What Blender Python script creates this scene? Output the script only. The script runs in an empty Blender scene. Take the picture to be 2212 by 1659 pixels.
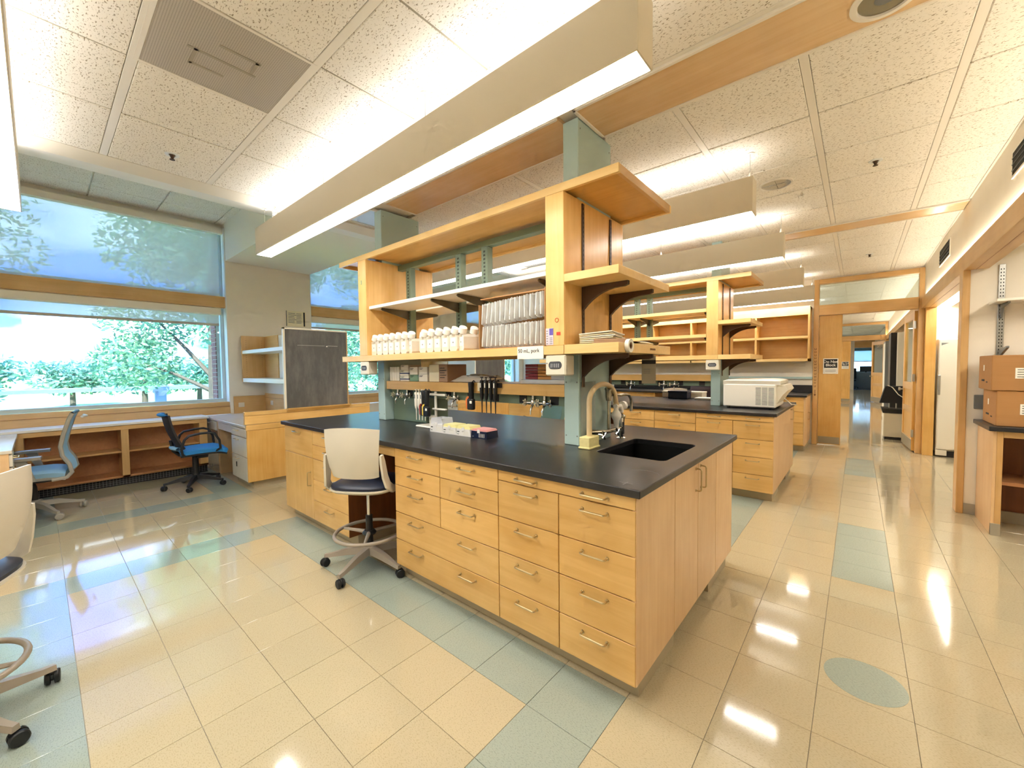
import bpy, bmesh, math, random
from mathutils import Vector, Matrix
random.seed(7)
PI = math.pi
sc = bpy.context.scene
COL = sc.collection

# ------------------------------------------------------------------ camera
def setup_camera():
    f_px, yaw, pitch, roll = 875.844, 0.7066, -0.0393, -0.0103
    loc = Vector((0.6739, -1.5595, 1.4239))
    fwd = Vector((-math.sin(yaw)*math.cos(pitch), math.cos(yaw)*math.cos(pitch), math.sin(pitch)))
    right = Vector((math.cos(yaw), math.sin(yaw), 0.0))
    up = right.cross(fwd)
    c, s = math.cos(roll), math.sin(roll)
    r2 = c*right + s*up
    u2 = -s*right + c*up
    m = Matrix(((r2.x, u2.x, -fwd.x, loc.x), (r2.y, u2.y, -fwd.y, loc.y), (r2.z, u2.z, -fwd.z, loc.z), (0, 0, 0, 1)))
    cd = bpy.data.cameras.new('camera')
    cd.sensor_fit = 'HORIZONTAL'; cd.sensor_width = 36.0
    cd.lens = f_px/2212*36.0
    cd.clip_start = 0.05; cd.clip_end = 600
    co = bpy.data.objects.new('camera', cd)
    COL.objects.link(co); co.matrix_world = m
    sc.camera = co
setup_camera()

# ------------------------------------------------------------------ light levels
LAMP_DOWN = 11.5      # fluorescent lens, looking down
LAMP_UP = 4.4       # open top of the fixtures, lighting the ceiling
LAMP_COL = (1.0, 0.965, 0.91)
ALCOVE = 11.0
SKY = 4.4
EXPOSURE = 1.36

def setup_world():
    w = bpy.data.worlds.new('World'); sc.world = w; w.use_nodes = True
    nt = w.node_tree; n = nt.nodes; l = nt.links; n.clear()
    out = n.new('ShaderNodeOutputWorld'); bg = n.new('ShaderNodeBackground')
    tc = n.new('ShaderNodeTexCoord'); sep = n.new('ShaderNodeSeparateXYZ')
    l.new(tc.outputs['Generated'], sep.inputs[0])
    ramp = n.new('ShaderNodeValToRGB')
    ramp.color_ramp.elements[0].position = 0.0; ramp.color_ramp.elements[0].color = (0.075, 0.29, 0.48, 1)
    ramp.color_ramp.elements[1].position = 0.42; ramp.color_ramp.elements[1].color = (0.03, 0.11, 0.46, 1)
    e = ramp.color_ramp.elements.new(0.13); e.color = (0.045, 0.19, 0.55, 1)
    l.new(sep.outputs['Z'], ramp.inputs[0])
    mp = n.new('ShaderNodeMapping'); mp.inputs['Scale'].default_value = (2.2, 2.2, 6.5)
    l.new(tc.outputs['Generated'], mp.inputs[0])
    nz = n.new('ShaderNodeTexNoise'); nz.inputs['Scale'].default_value = 1.7; nz.inputs['Detail'].default_value = 6
    l.new(mp.outputs[0], nz.inputs['Vector'])
    cr = n.new('ShaderNodeValToRGB')
    cr.color_ramp.elements[0].position = 0.46; cr.color_ramp.elements[0].color = (0, 0, 0, 1)
    cr.color_ramp.elements[1].position = 0.66; cr.color_ramp.elements[1].color = (1, 1, 1, 1)
    l.new(nz.outputs[0], cr.inputs[0])
    mx = n.new('ShaderNodeMixRGB'); l.new(cr.outputs[0], mx.inputs[0]); l.new(ramp.outputs[0], mx.inputs[1])
    mx.inputs[2].default_value = (0.46, 0.55, 0.62, 1)
    l.new(mx.outputs[0], bg.inputs[0]); bg.inputs[1].default_value = SKY
    l.new(bg.outputs[0], out.inputs[0])
setup_world()

def setup_sun():
    sd = bpy.data.lights.new('sun', 'SUN'); sd.energy = 8.0; sd.angle = 0.01; sd.color = (1.0, 0.96, 0.88)
    so = bpy.data.objects.new('sun', sd); COL.objects.link(so)
    so.rotation_euler = Vector((-0.55, 0.30, -0.78)).to_track_quat('-Z', 'Y').to_euler()
setup_sun()
sc.view_settings.view_transform = 'Standard'; sc.view_settings.look = 'None'
sc.view_settings.gamma = 1.0; sc.view_settings.exposure = EXPOSURE
sc.view_settings.use_curve_mapping = False
cy = sc.cycles
cy.max_bounces = 6; cy.diffuse_bounces = 4; cy.glossy_bounces = 2; cy.transmission_bounces = 4; cy.transparent_max_bounces = 10
cy.caustics_reflective = False; cy.caustics_refractive = False; cy.sample_clamp_indirect = 6.0
cy.use_adaptive_sampling = True; cy.adaptive_threshold = 0.12; cy.adaptive_min_samples = 8

# ------------------------------------------------------------------ materials
def lin(h):
    h = h.lstrip('#'); r = []
    for i in (0, 2, 4):
        c = int(h[i:i+2], 16)/255.0
        r.append(c/12.92 if c <= 0.04045 else ((c+0.055)/1.055)**2.4)
    return (r[0], r[1], r[2], 1.0)
MATS = {}
def nodes_of(name):
    m = bpy.data.materials.new(name); m.use_nodes = True
    nt = m.node_tree; b = nt.nodes['Principled BSDF']
    MATS[name] = m
    return m, nt, b
def pm(name, hexc, rough=0.5, metal=0.0, spec=0.5, noise=0.0, nscale=30.0, bump=0.0, bscale=80.0, alpha=None, trans=0.0, coat=0.0):
    m, nt, b = nodes_of(name)
    c = lin(hexc)
    b.inputs['Base Color'].default_value = c
    b.inputs['Roughness'].default_value = rough; b.inputs['Metallic'].default_value = metal
    b.inputs['Specular IOR Level'].default_value = spec
    b.inputs['Coat Weight'].default_value = coat
    if trans: b.inputs['Transmission Weight'].default_value = trans
    if alpha is not None: b.inputs['Alpha'].default_value = alpha
    if noise or bump:
        tc = nt.nodes.new('ShaderNodeTexCoord')
        if noise:
            nz = nt.nodes.new('ShaderNodeTexNoise'); nz.inputs['Scale'].default_value = nscale; nz.inputs['Detail'].default_value = 5
            nt.links.new(tc.outputs['Object'], nz.inputs['Vector'])
            mx = nt.nodes.new('ShaderNodeMixRGB'); mx.blend_type = 'MULTIPLY'
            rp = nt.nodes.new('ShaderNodeValToRGB')
            rp.color_ramp.elements[0].position = 0.3; rp.color_ramp.elements[1].position = 0.7
            k = 1.0-noise
            rp.color_ramp.elements[0].color = (k, k, k, 1); rp.color_ramp.elements[1].color = (1, 1, 1, 1)
            nt.links.new(nz.outputs[0], rp.inputs[0])
            mx.inputs[0].default_value = 1.0; mx.inputs[1].default_value = c
            nt.links.new(rp.outputs[0], mx.inputs[2]); nt.links.new(mx.outputs[0], b.inputs['Base Color'])
        if bump:
            n2 = nt.nodes.new('ShaderNodeTexNoise'); n2.inputs['Scale'].default_value = bscale
            nt.links.new(tc.outputs['Object'], n2.inputs['Vector'])
            bp = nt.nodes.new('ShaderNodeBump'); bp.inputs['Strength'].default_value = bump; bp.inputs['Distance'].default_value = 0.002
            nt.links.new(n2.outputs[0], bp.inputs['Height']); nt.links.new(bp.outputs[0], b.inputs['Normal'])
    return m
def emit(name, col, strength, ribs=False):
    m = bpy.data.materials.new(name); m.use_nodes = True; nt = m.node_tree; nt.nodes.clear()
    o = nt.nodes.new('ShaderNodeOutputMaterial'); e = nt.nodes.new('ShaderNodeEmission')
    e.inputs[0].default_value = (*col, 1); e.inputs[1].default_value = strength
    nt.links.new(e.outputs[0], o.inputs[0]); MATS[name] = m
    m.cycles.emission_sampling = 'FRONT'
    return m
def wood(name, c_light, c_dark, axis='x', rough=0.32, contrast=1.0):
    m, nt, b = nodes_of(name)
    n = nt.nodes; l = nt.links
    tc = n.new('ShaderNodeTexCoord'); oi = n.new('ShaderNodeObjectInfo')
    add = n.new('ShaderNodeVectorMath'); add.operation = 'ADD'
    sc3 = n.new('ShaderNodeVectorMath'); sc3.operation = 'SCALE'; sc3.inputs[0].default_value = (13, 7, 5)
    l.new(oi.outputs['Random'], sc3.inputs['Scale'])
    l.new(tc.outputs['Object'], add.inputs[0]); l.new(sc3.outputs[0], add.inputs[1])
    mp = n.new('ShaderNodeMapping'); s = [26.0, 26.0, 26.0]; s['xyz'.index(axis)] = 1.6
    mp.inputs['Scale'].default_value = s
    l.new(add.outputs[0], mp.inputs[0])
    nz = n.new('ShaderNodeTexNoise'); nz.inputs['Scale'].default_value = 1.0; nz.inputs['Detail'].default_value = 7; nz.inputs['Roughness'].default_value = 0.62
    nz.inputs['Distortion'].default_value = 0.6
    l.new(mp.outputs[0], nz.inputs['Vector'])
    n2 = n.new('ShaderNodeTexNoise'); n2.inputs['Scale'].default_value = 3.2; n2.inputs['Detail'].default_value = 3
    l.new(add.outputs[0], n2.inputs['Vector'])
    mx = n.new('ShaderNodeMath'); mx.operation = 'ADD'; 
    h = n.new('ShaderNodeMath'); h.operation = 'MULTIPLY'; h.inputs[1].default_value = 0.55
    l.new(n2.outputs[0], h.inputs[0]); 
    h2 = n.new('ShaderNodeMath'); h2.operation = 'MULTIPLY'; h2.inputs[1].default_value = 0.5
    l.new(nz.outputs[0], h2.inputs[0]); l.new(h.outputs[0], mx.inputs[0]); l.new(h2.outputs[0], mx.inputs[1])
    rp = n.new('ShaderNodeValToRGB')
    rp.color_ramp.elements[0].position = 0.52-0.17*contrast; rp.color_ramp.elements[0].color = lin(c_dark)
    rp.color_ramp.elements[1].position = 0.52+0.17*contrast; rp.color_ramp.elements[1].color = lin(c_light)
    l.new(mx.outputs[0], rp.inputs[0])
    hs = n.new('ShaderNodeHueSaturation')
    v = n.new('ShaderNodeMapRange'); v.inputs[3].default_value = 0.92; v.inputs[4].default_value = 1.06
    l.new(oi.outputs['Random'], v.inputs[0]); l.new(v.outputs[0], hs.inputs['Value']); l.new(rp.outputs[0], hs.inputs['Color'])
    l.new(hs.outputs[0], b.inputs['Base Color'])
    b.inputs['Roughness'].default_value = rough; b.inputs['Specular IOR Level'].default_value = 0.45
    bp = n.new('ShaderNodeBump'); bp.inputs['Strength'].default_value = 0.06; bp.inputs['Distance'].default_value = 0.002
    l.new(nz.outputs[0], bp.inputs['Height']); l.new(bp.outputs[0], b.inputs['Normal'])
    return m
WL, WD = '#EDC47F', '#D7A75B'
wood('wood_x', WL, WD, 'x'); wood('wood_y', WL, WD, 'y'); wood('wood_z', WL, WD, 'z')
wood('end_wood', '#E9C79A', '#D8AE7C', 'z', 0.38, 1.1)
wood('edge_x', '#F2D08F', '#E4BB74', 'x'); wood('edge_y', '#E2BB88', '#D0A46B', 'y')
wood('panel_wood', '#EFCFA2', '#E2BA88', 'x', 0.22); wood('panel_wood_y', '#DDB27C', '#C99A62', 'y', 0.25)
wood('door_wood', '#E6BA70', '#D39F50', 'z', 0.3); wood('trim_wood', '#E4BC82', '#D2A465', 'z', 0.35)
wood('trim_wood_x', '#E4BC82', '#D2A465', 'x', 0.35); wood('trim_wood_y', '#E4BC82', '#D2A465', 'y', 0.35)
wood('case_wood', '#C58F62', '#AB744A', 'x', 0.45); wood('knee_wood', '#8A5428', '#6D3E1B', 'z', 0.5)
wood('shade_wood', '#E0B26C', '#CA974F', 'x', 0.3)
wood('carton', '#B98A58', '#A87846', 'x', 0.85, 2.0)
pm('wall_paint', '#F1E9DA', 0.75, spec=0.2, noise=0.03, nscale=6, bump=0.08, bscale=160)
pm('white_paint', '#F4F0E8', 0.6, spec=0.3)
pm('ceiling_metal', '#F0EADF', 0.5, spec=0.3)
pm('fixture_paint', '#DDD2BC', 0.4, spec=0.4)
pm('white_lam', '#F3EFE3', 0.35)
pm('cream_lam', '#EDE6D3', 0.3)
pm('desk_pale', '#E4DECF', 0.22, noise=0.05, nscale=14)  # pale finish shared by desk tops and drawer fronts
pm('green_metal', '#B3CCC8', 0.38, spec=0.5)
pm('dark_green_metal', '#71836F', 0.4, metal=0.15)
pm('bracket_metal', '#5E5848', 0.4, metal=0.4)
pm('bronze', '#4A3420', 0.45, metal=0.3)
pm('counter_black', '#2C2C2E', 0.28, spec=0.5, noise=0.35, nscale=9, bump=0.05, bscale=30)
pm('black_sink', '#070708', 0.4)
pm('black_plastic', '#17181A', 0.45); pm('black_soft', '#1E1F22', 0.7); pm('dark_slot', '#0B0A09', 0.8)
pm('navy', '#0E1B38', 0.35)
pm('chrome', '#D9D9D6', 0.12, metal=1.0); pm('brass_nickel', '#CDB98F', 0.28, metal=0.9); pm('steel', '#B9B9B4', 0.3, metal=1.0)
pm('dark_chrome', '#A39C8A', 0.2, metal=1.0)
pm('rubber_base', '#A79E8C', 0.6); pm('toe_beige', '#B3A588', 0.55)
pm('stool_plastic', '#D9D2C2', 0.42); pm('stool_grey', '#A79D90', 0.4, metal=0.2)
pm('navy_vinyl', '#1A2135', 0.42); pm('blue_fabric', '#2E86CF', 0.85, noise=0.15, nscale=200); pm('lightblue_fabric', '#8FB9D6', 0.8)
pm('grey_plastic', '#9C978C', 0.45); pm('mesh_black', '#2A2524', 0.7)
pm('purple_vinyl', '#4C3F4C', 0.4); pm('green_vinyl', '#5F7F78', 0.45)
pm('slate', '#45464A', 0.6)
pm('paper', '#F4F1E6', 0.8); pm('paper_cream', '#EDE4C6', 0.8); pm('ink', '#232324', 0.7); pm('red_ink', '#D8452E', 0.7); pm('violet_ink', '#6A5BB8', 0.7); pm('lilac_paper', '#E4D3DE', 0.8)
pm('frame_white', '#E8EBEA', 0.4); pm('frame_blue', '#C9DCE6', 0.35)
pm('bottle_plastic', '#EFE8D8', 0.25, spec=0.5, alpha=0.86); pm('cap_white', '#F6F2EA', 0.4)
pm('clear_film', '#F6F6F0', 0.2, spec=0.7, alpha=0.36)
pm('clear_acrylic', '#C9CFC9', 0.12, alpha=0.28)
pm('tip_white', '#F2F0EC', 0.3, alpha=0.93); pm('tip_clear', '#E9EDF4', 0.15, alpha=0.5); pm('tip_yellow', '#F1E9A4', 0.35); pm('tip_pink', '#F0A9A2', 0.35)
pm('pipette_white', '#F3EEDF', 0.3); pm('gun_red', '#8E2B22', 0.4); pm('gun_yellow', '#EBCB54', 0.4); pm('gun_orange', '#D9743A', 0.4)
pm('hose_cream', '#E0C79A', 0.4); pm('sponge_yellow', '#EFE3A0', 0.7, noise=0.1, nscale=60)
pm('equip_beige', '#E6DFCB', 0.4); pm('equip_white', '#F0ECDF', 0.35); pm('equip_grey', '#7F8180', 0.5)
pm('book_red', '#7E2027', 0.5); pm('book_tan', '#BC8440', 0.55); pm('box_green', '#7FA287', 0.6); pm('box_blue', '#3C4A78', 0.6); pm('box_kraft', '#A98A70', 0.7)
pm('fridge_white', '#F1EBDB', 0.3)
pm('kick_steel', '#A69C84', 0.35, metal=0.5)
pm('outlet', '#E5D9C0', 0.4)
pm('concrete', '#C9CFCC', 0.9); pm('asphalt', '#B7BEC0', 0.9); pm('solar', '#7FA9C4', 0.45, spec=0.4); pm('steel_blue', '#7F93A8', 0.5)
pm('bark', '#5A5146', 0.9); pm('grass', '#8FB26A', 0.95, noise=0.3, nscale=0.6)
pm('brick_a', '#9C6A63', 0.85, noise=0.2, nscale=25); pm('mortar', '#C9C2B8', 0.9)
pm('shade_hem', '#B9B2A4', 0.6)
emit('lamp_down', LAMP_COL, LAMP_DOWN); emit('lamp_up', LAMP_COL, LAMP_UP); emit('lamp_alcove', (1.0, 0.93, 0.8), ALCOVE); emit('lamp_cove', (1.0, 0.88, 0.68), 22.0)

def leaf_mat(name, a, b_, tr=0.35):
    m, nt, b = nodes_of(name); n = nt.nodes; l = nt.links
    g = n.new('ShaderNodeNewGeometry'); rp = n.new('ShaderNodeValToRGB')
    rp.color_ramp.elements[0].color = lin(a); rp.color_ramp.elements[1].color = lin(b_)
    l.new(g.outputs['Random Per Island'], rp.inputs[0])
    d = n.new('ShaderNodeBsdfDiffuse'); t = n.new('ShaderNodeBsdfTranslucent'); mx = n.new('ShaderNodeMixShader'); mx.inputs[0].default_value = tr
    l.new(rp.outputs[0], d.inputs[0]); l.new(rp.outputs[0], t.inputs[0]); l.new(d.outputs[0], mx.inputs[1]); l.new(t.outputs[0], mx.inputs[2])
    l.new(mx.outputs[0], n['Material Output'].inputs[0])
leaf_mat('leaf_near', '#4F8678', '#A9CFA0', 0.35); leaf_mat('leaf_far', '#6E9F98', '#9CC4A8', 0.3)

def glass_mat(name, tint, refl):
    m = bpy.data.materials.new(name); m.use_nodes = True; nt = m.node_tree; nt.nodes.clear(); n = nt.nodes; l = nt.links
    o = n.new('ShaderNodeOutputMaterial'); t = n.new('ShaderNodeBsdfTransparent'); g = n.new('ShaderNodeBsdfGlossy'); mx = n.new('ShaderNodeMixShader')
    t.inputs[0].default_value = tint; g.inputs['Roughness'].default_value = 0.02
    lw = n.new('ShaderNodeLayerWeight'); pw = n.new('ShaderNodeMath'); pw.operation = 'POWER'; pw.inputs[1].default_value = 5.0
    l.new(lw.outputs['Facing'], pw.inputs[0])
    mu = n.new('ShaderNodeMath'); mu.operation = 'MULTIPLY_ADD'; mu.inputs[1].default_value = refl; mu.inputs[2].default_value = 0.03
    l.new(pw.outputs[0], mu.inputs[0]); l.new(mu.outputs[0], mx.inputs[0])
    l.new(t.outputs[0], mx.inputs[1]); l.new(g.outputs[0], mx.inputs[2]); l.new(mx.outputs[0], o.inputs[0]); MATS[name] = m
glass_mat('glass', (0.90, 0.97, 1.0, 1), 0.7)
def shade_mat():
    m = bpy.data.materials.new('shade_fabric'); m.use_nodes = True; nt = m.node_tree; nt.nodes.clear(); n = nt.nodes; l = nt.links
    o = n.new('ShaderNodeOutputMaterial'); t = n.new('ShaderNodeBsdfTransparent'); t.inputs[0].default_value = (0.85, 0.92, 1.0, 1)
    d = n.new('ShaderNodeBsdfDiffuse'); d.inputs[0].default_value = lin('#C9C6BC'); tr = n.new('ShaderNodeBsdfTranslucent'); tr.inputs[0].default_value = lin('#DCCDB8')
    m1 = n.new('ShaderNodeMixShader'); m1.inputs[0].default_value = 0.62; l.new(d.outputs[0], m1.inputs[1]); l.new(tr.outputs[0], m1.inputs[2])
    tc = n.new('ShaderNodeTexCoord'); nz = n.new('ShaderNodeTexNoise'); nz.inputs['Scale'].default_value = 1.2; l.new(tc.outputs['Object'], nz.inputs['Vector'])
    rp = n.new('ShaderNodeMapRange'); rp.inputs[3].default_value = 0.62; rp.inputs[4].default_value = 0.70; l.new(nz.outputs[0], rp.inputs[0])
    m2 = n.new('ShaderNodeMixShader'); l.new(rp.outputs[0], m2.inputs[0]); l.new(t.outputs[0], m2.inputs[1]); l.new(m1.outputs[0], m2.inputs[2])
    l.new(m2.outputs[0], o.inputs[0]); MATS['shade_fabric'] = m
shade_mat()
def floor_mat(name, base, dark, speck, rough):
    m, nt, b = nodes_of(name); n = nt.nodes; l = nt.links
    tc = n.new('ShaderNodeTexCoord'); oi = n.new('ShaderNodeObjectInfo'); g = n.new('ShaderNodeNewGeometry')
    pos = g.outputs['Position']
    mp = n.new('ShaderNodeMapping'); mp.inputs['Scale'].default_value = (120, 260, 120); mp.inputs['Rotation'].default_value = (0, 0, 0.5)
    l.new(pos, mp.inputs[0])
    nz = n.new('ShaderNodeTexNoise'); nz.inputs['Scale'].default_value = 1.0; nz.inputs['Detail'].default_value = 4; l.new(mp.outputs[0], nz.inputs['Vector'])
    rp = n.new('ShaderNodeValToRGB'); e = rp.color_ramp.elements
    e[0].position = 0.345; e[0].color = lin(dark); e[1].position = 0.48; e[1].color = lin(base)
    x = e.new(0.68); x.color = lin(base); y = e.new(0.78); y.color = lin(speck)
    l.new(nz.outputs[0], rp.inputs[0])
    ad = n.new('ShaderNodeMath'); ad.operation = 'ADD'; l.new(oi.outputs['Random'], ad.inputs[0]); l.new(g.outputs['Random Per Island'], ad.inputs[1])
    fr = n.new('ShaderNodeMath'); fr.operation = 'FRACT'; l.new(ad.outputs[0], fr.inputs[0])
    v = n.new('ShaderNodeMapRange'); v.inputs[3].default_value = 0.965; v.inputs[4].default_value = 1.02; l.new(fr.outputs[0], v.inputs[0])
    hs = n.new('ShaderNodeHueSaturation'); l.new(v.outputs[0], hs.inputs['Value']); l.new(rp.outputs[0], hs.inputs['Color']); l.new(hs.outputs[0], b.inputs['Base Color'])
    b.inputs['Roughness'].default_value = rough; b.inputs['Specular IOR Level'].default_value = 0.55; b.inputs['Coat Weight'].default_value = 0.5; b.inputs['Coat Roughness'].default_value = 0.06
    n2 = n.new('ShaderNodeTexNoise'); n2.inputs['Scale'].default_value = 7.0; n2.inputs['Detail'].default_value = 4; l.new(pos, n2.inputs['Vector'])
    bp = n.new('ShaderNodeBump'); bp.inputs['Strength'].default_value = 0.05; bp.inputs['Distance'].default_value = 0.004
    l.new(n2.outputs[0], bp.inputs['Height']); l.new(bp.outputs[0], b.inputs['Normal']); l.new(bp.outputs[0], b.inputs['Coat Normal'])
floor_mat('tile_cream', '#C4B899', '#B3A687', '#D0C6AD', 0.085)
floor_mat('tile_green', '#A3AFA4', '#909E93', '#C6CEC2', 0.10)
def acoustic_mat():
    m, nt, b = nodes_of('acoustic'); n = nt.nodes; l = nt.links
    g = n.new('ShaderNodeNewGeometry'); oi = n.new('ShaderNodeObjectInfo')
    mp = n.new('ShaderNodeMapping'); mp.inputs['Scale'].default_value = (70, 150, 40); mp.inputs['Rotation'].default_value = (0, 0, 0.45)
    l.new(g.outputs['Position'], mp.inputs[0])
    nz = n.new('ShaderNodeTexNoise'); nz.inputs['Scale'].default_value = 1.0; nz.inputs['Detail'].default_value = 2.5; nz.inputs['Distortion'].default_value = 0.7; l.new(mp.outputs[0], nz.inputs['Vector'])
    rp = n.new('ShaderNodeValToRGB'); rp.color_ramp.elements[0].position = 0.345; rp.color_ramp.elements[0].color = lin('#A99C88')
    rp.color_ramp.elements[1].position = 0.405; rp.color_ramp.elements[1].color = lin('#F7F2E9'); l.new(nz.outputs[0], rp.inputs[0])
    l.new(rp.outputs[0], b.inputs['Base Color']); b.inputs['Roughness'].default_value = 0.9; b.inputs['Specular IOR Level'].default_value = 0.1
    bp = n.new('ShaderNodeBump'); bp.inputs['Strength'].default_value = 0.4; bp.inputs['Distance'].default_value = 0.004
    l.new(rp.outputs[0], bp.inputs['Height']); l.new(bp.outputs[0], b.inputs['Normal'])
acoustic_mat()
def perf_mat():
    m, nt, b = nodes_of('perforated'); n = nt.nodes; l = nt.links
    g = n.new('ShaderNodeNewGeometry'); v = n.new('ShaderNodeTexVoronoi'); v.inputs['Scale'].default_value = 110.0; v.inputs['Randomness'].default_value = 0.0
    l.new(g.outputs['Position'], v.inputs['Vector'])
    rp = n.new('ShaderNodeValToRGB'); rp.color_ramp.elements[0].position = 0.30; rp.color_ramp.elements[0].color = lin('#857E73'); rp.color_ramp.elements[1].position = 0.42; rp.color_ramp.elements[1].color = lin('#BFB7AB')
    l.new(v.outputs['Distance'], rp.inputs[0]); l.new(rp.outputs[0], b.inputs['Base Color']); b.inputs['Roughness'].default_value = 0.6
perf_mat()
def slate_mat():
    m, nt, b = nodes_of('blackboard'); n = nt.nodes; l = nt.links
    tc = n.new('ShaderNodeTexCoord'); mp = n.new('ShaderNodeMapping'); mp.inputs['Scale'].default_value = (3, 4.5, 1.4); mp.inputs['Rotation'].default_value = (0.35, 0, 0); l.new(tc.outputs['Object'], mp.inputs[0])
    nz = n.new('ShaderNodeTexNoise'); nz.inputs['Scale'].default_value = 1.3; nz.inputs['Detail'].default_value = 9; nz.inputs['Roughness'].default_value = 0.7; l.new(mp.outputs[0], nz.inputs['Vector'])
    rp = n.new('ShaderNodeValToRGB'); rp.color_ramp.elements[0].position = 0.42; rp.color_ramp.elements[0].color = lin('#545350'); rp.color_ramp.elements[1].position = 0.75; rp.color_ramp.elements[1].color = lin('#7C7872')
    l.new(nz.outputs[0], rp.inputs[0]); l.new(rp.outputs[0], b.inputs['Base Color']); b.inputs['Roughness'].default_value = 0.55
slate_mat()

# ------------------------------------------------------------------ mesh helpers
class MB:
    def __init__(s): s.v = []; s.f = []; s.mi = []; s.cur = 0
    def _add(s, vs, fs):
        o = len(s.v); s.v += [tuple(p) for p in vs]
        for f in fs: s.f.append(tuple(i+o for i in f)); s.mi.append(s.cur)
        return s
    def box(s, x0, x1, y0, y1, z0, z1, b=0.0):
        if x0 > x1: x0, x1 = x1, x0
        if y0 > y1: y0, y1 = y1, y0
        if z0 > z1: z0, z1 = z1, z0
        if b <= 0:
            vs = [(x, y, z) for z in (z0, z1) for y in (y0, y1) for x in (x0, x1)]
            return s._add(vs, [(0, 2, 3, 1), (4, 5, 7, 6), (0, 1, 5, 4), (2, 6, 7, 3), (0, 4, 6, 2), (1, 3, 7, 5)])
        b = min(b, (x1-x0)*0.45, (y1-y0)*0.45, (z1-z0)*0.45)
        vs = []; idx = {}
        for i, x in enumerate((x0, x1)):
            for j, y in enumerate((y0, y1)):
                for k, z in enumerate((z0, z1)):
                    sx, sy, sz = (1, -1)[i]*b, (1, -1)[j]*b, (1, -1)[k]*b
                    for a, p in (('x', (x, y+sy, z+sz)), ('y', (x+sx, y, z+sz)), ('z', (x+sx, y+sy, z))):
                        idx[(i, j, k, a)] = len(vs); vs.append(p)
        fs = []
        for i in (0, 1):
            q = [idx[(i, 0, 0, 'x')], idx[(i, 1, 0, 'x')], idx[(i, 1, 1, 'x')], idx[(i, 0, 1, 'x')]]; fs.append(q if i else q[::-1])
            q = [idx[(0, i, 0, 'y')], idx[(1, i, 0, 'y')], idx[(1, i, 1, 'y')], idx[(0, i, 1, 'y')]]; fs.append(q[::-1] if i else q)
            q = [idx[(0, 0, i, 'z')], idx[(1, 0, i, 'z')], idx[(1, 1, i, 'z')], idx[(0, 1, i, 'z')]]; fs.append(q if i else q[::-1])
        for i in (0, 1):
            for j in (0, 1):
                fs.append([idx[(i, j, 0, 'x')], idx[(i, j, 0, 'y')], idx[(i, j, 1, 'y')], idx[(i, j, 1, 'x')]])
                fs.append([idx[(i, 0, j, 'x')], idx[(i, 0, j, 'z')], idx[(i, 1, j, 'z')], idx[(i, 1, j, 'x')]])
                fs.append([idx[(0, i, j, 'y')], idx[(0, i, j, 'z')], idx[(1, i, j, 'z')], idx[(1, i, j, 'y')]])
                for k in (0, 1): fs.append([idx[(i, j, k, 'x')], idx[(i, j, k, 'y')], idx[(i, j, k, 'z')]])
        return s._add(vs, fs)
    def prism(s, pts, axis, a, b):
        # pts: 2-D outline; axis: extrusion axis
        n = len(pts)
        def P(p, t):
            if axis == 'x': return (t, p[0], p[1])
            if axis == 'y': return (p[0], t, p[1])
            return (p[0], p[1], t)
        vs = [P(p, a) for p in pts]+[P(p, b) for p in pts]
        fs = [tuple(range(n))[::-1], tuple(range(n, 2*n))]
        fs += [(i, (i+1) % n, (i+1) % n+n, i+n) for i in range(n)]
        return s._add(vs, fs)
    def tube(s, pts, r, n=10, closed=False, caps=True):
        pts = [Vector(p) for p in pts]; m = len(pts); rs = r if isinstance(r, (list, tuple)) else [r]*m
        rings = []; prev = None
        for i, p in enumerate(pts):
            if closed: t = pts[(i+1) % m]-pts[i-1]
            elif i == 0: t = pts[1]-p
            elif i == m-1: t = p-pts[i-1]
            else: t = (pts[i+1]-p).normalized()+(p-pts[i-1]).normalized()
            t.normalize()
            if prev is None:
                a = Vector((0, 0, 1)) if abs(t.z) < 0.9 else Vector((1, 0, 0))
                u = t.cross(a).normalized()
            else:
                u = prev-t*prev.dot(t)
                u = u.normalized() if u.length > 1e-6 else t.orthogonal().normalized()
            prev = u; w = t.cross(u)
            rings.append([p+(u*math.cos(2*PI*k/n)+w*math.sin(2*PI*k/n))*rs[i] for k in range(n)])
        vs = [q for rg in rings for q in rg]; fs = []
        for i in range(m if closed else m-1):
            j = (i+1) % m
            for k in range(n): fs.append((i*n+k, i*n+(k+1) % n, j*n+(k+1) % n, j*n+k))
        if caps and not closed: fs.append(tuple(range(n))[::-1]); fs.append(tuple(range((m-1)*n, m*n)))
        return s._add(vs, fs)
    def cyl(s, p0, p1, r, r1=None, n=16): return s.tube([p0, p1], [r, r if r1 is None else r1], n)
    def lathe(s, prof, c=(0, 0, 0), n=24, axis='z', sx=1.0, sy=1.0):
        vs = []; fs = []
        for (r, h) in prof:
            for k in range(n):
                a = 2*PI*k/n; p = (r*math.cos(a)*sx, r*math.sin(a)*sy, h)
                if axis == 'x': p = (p[2], p[0], p[1])
                elif axis == 'y': p = (p[0], p[2], p[1])
                vs.append((p[0]+c[0], p[1]+c[1], p[2]+c[2]))
        for i in range(len(prof)-1):
            for k in range(n): fs.append((i*n+k, i*n+(k+1) % n, (i+1)*n+(k+1) % n, (i+1)*n+k))
        if prof[0][0] > 1e-6: fs.append(tuple(range(n))[::-1])
        if prof[-1][0] > 1e-6: fs.append(tuple(range((len(prof)-1)*n, len(prof)*n)))
        return s._add(vs, fs)
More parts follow.
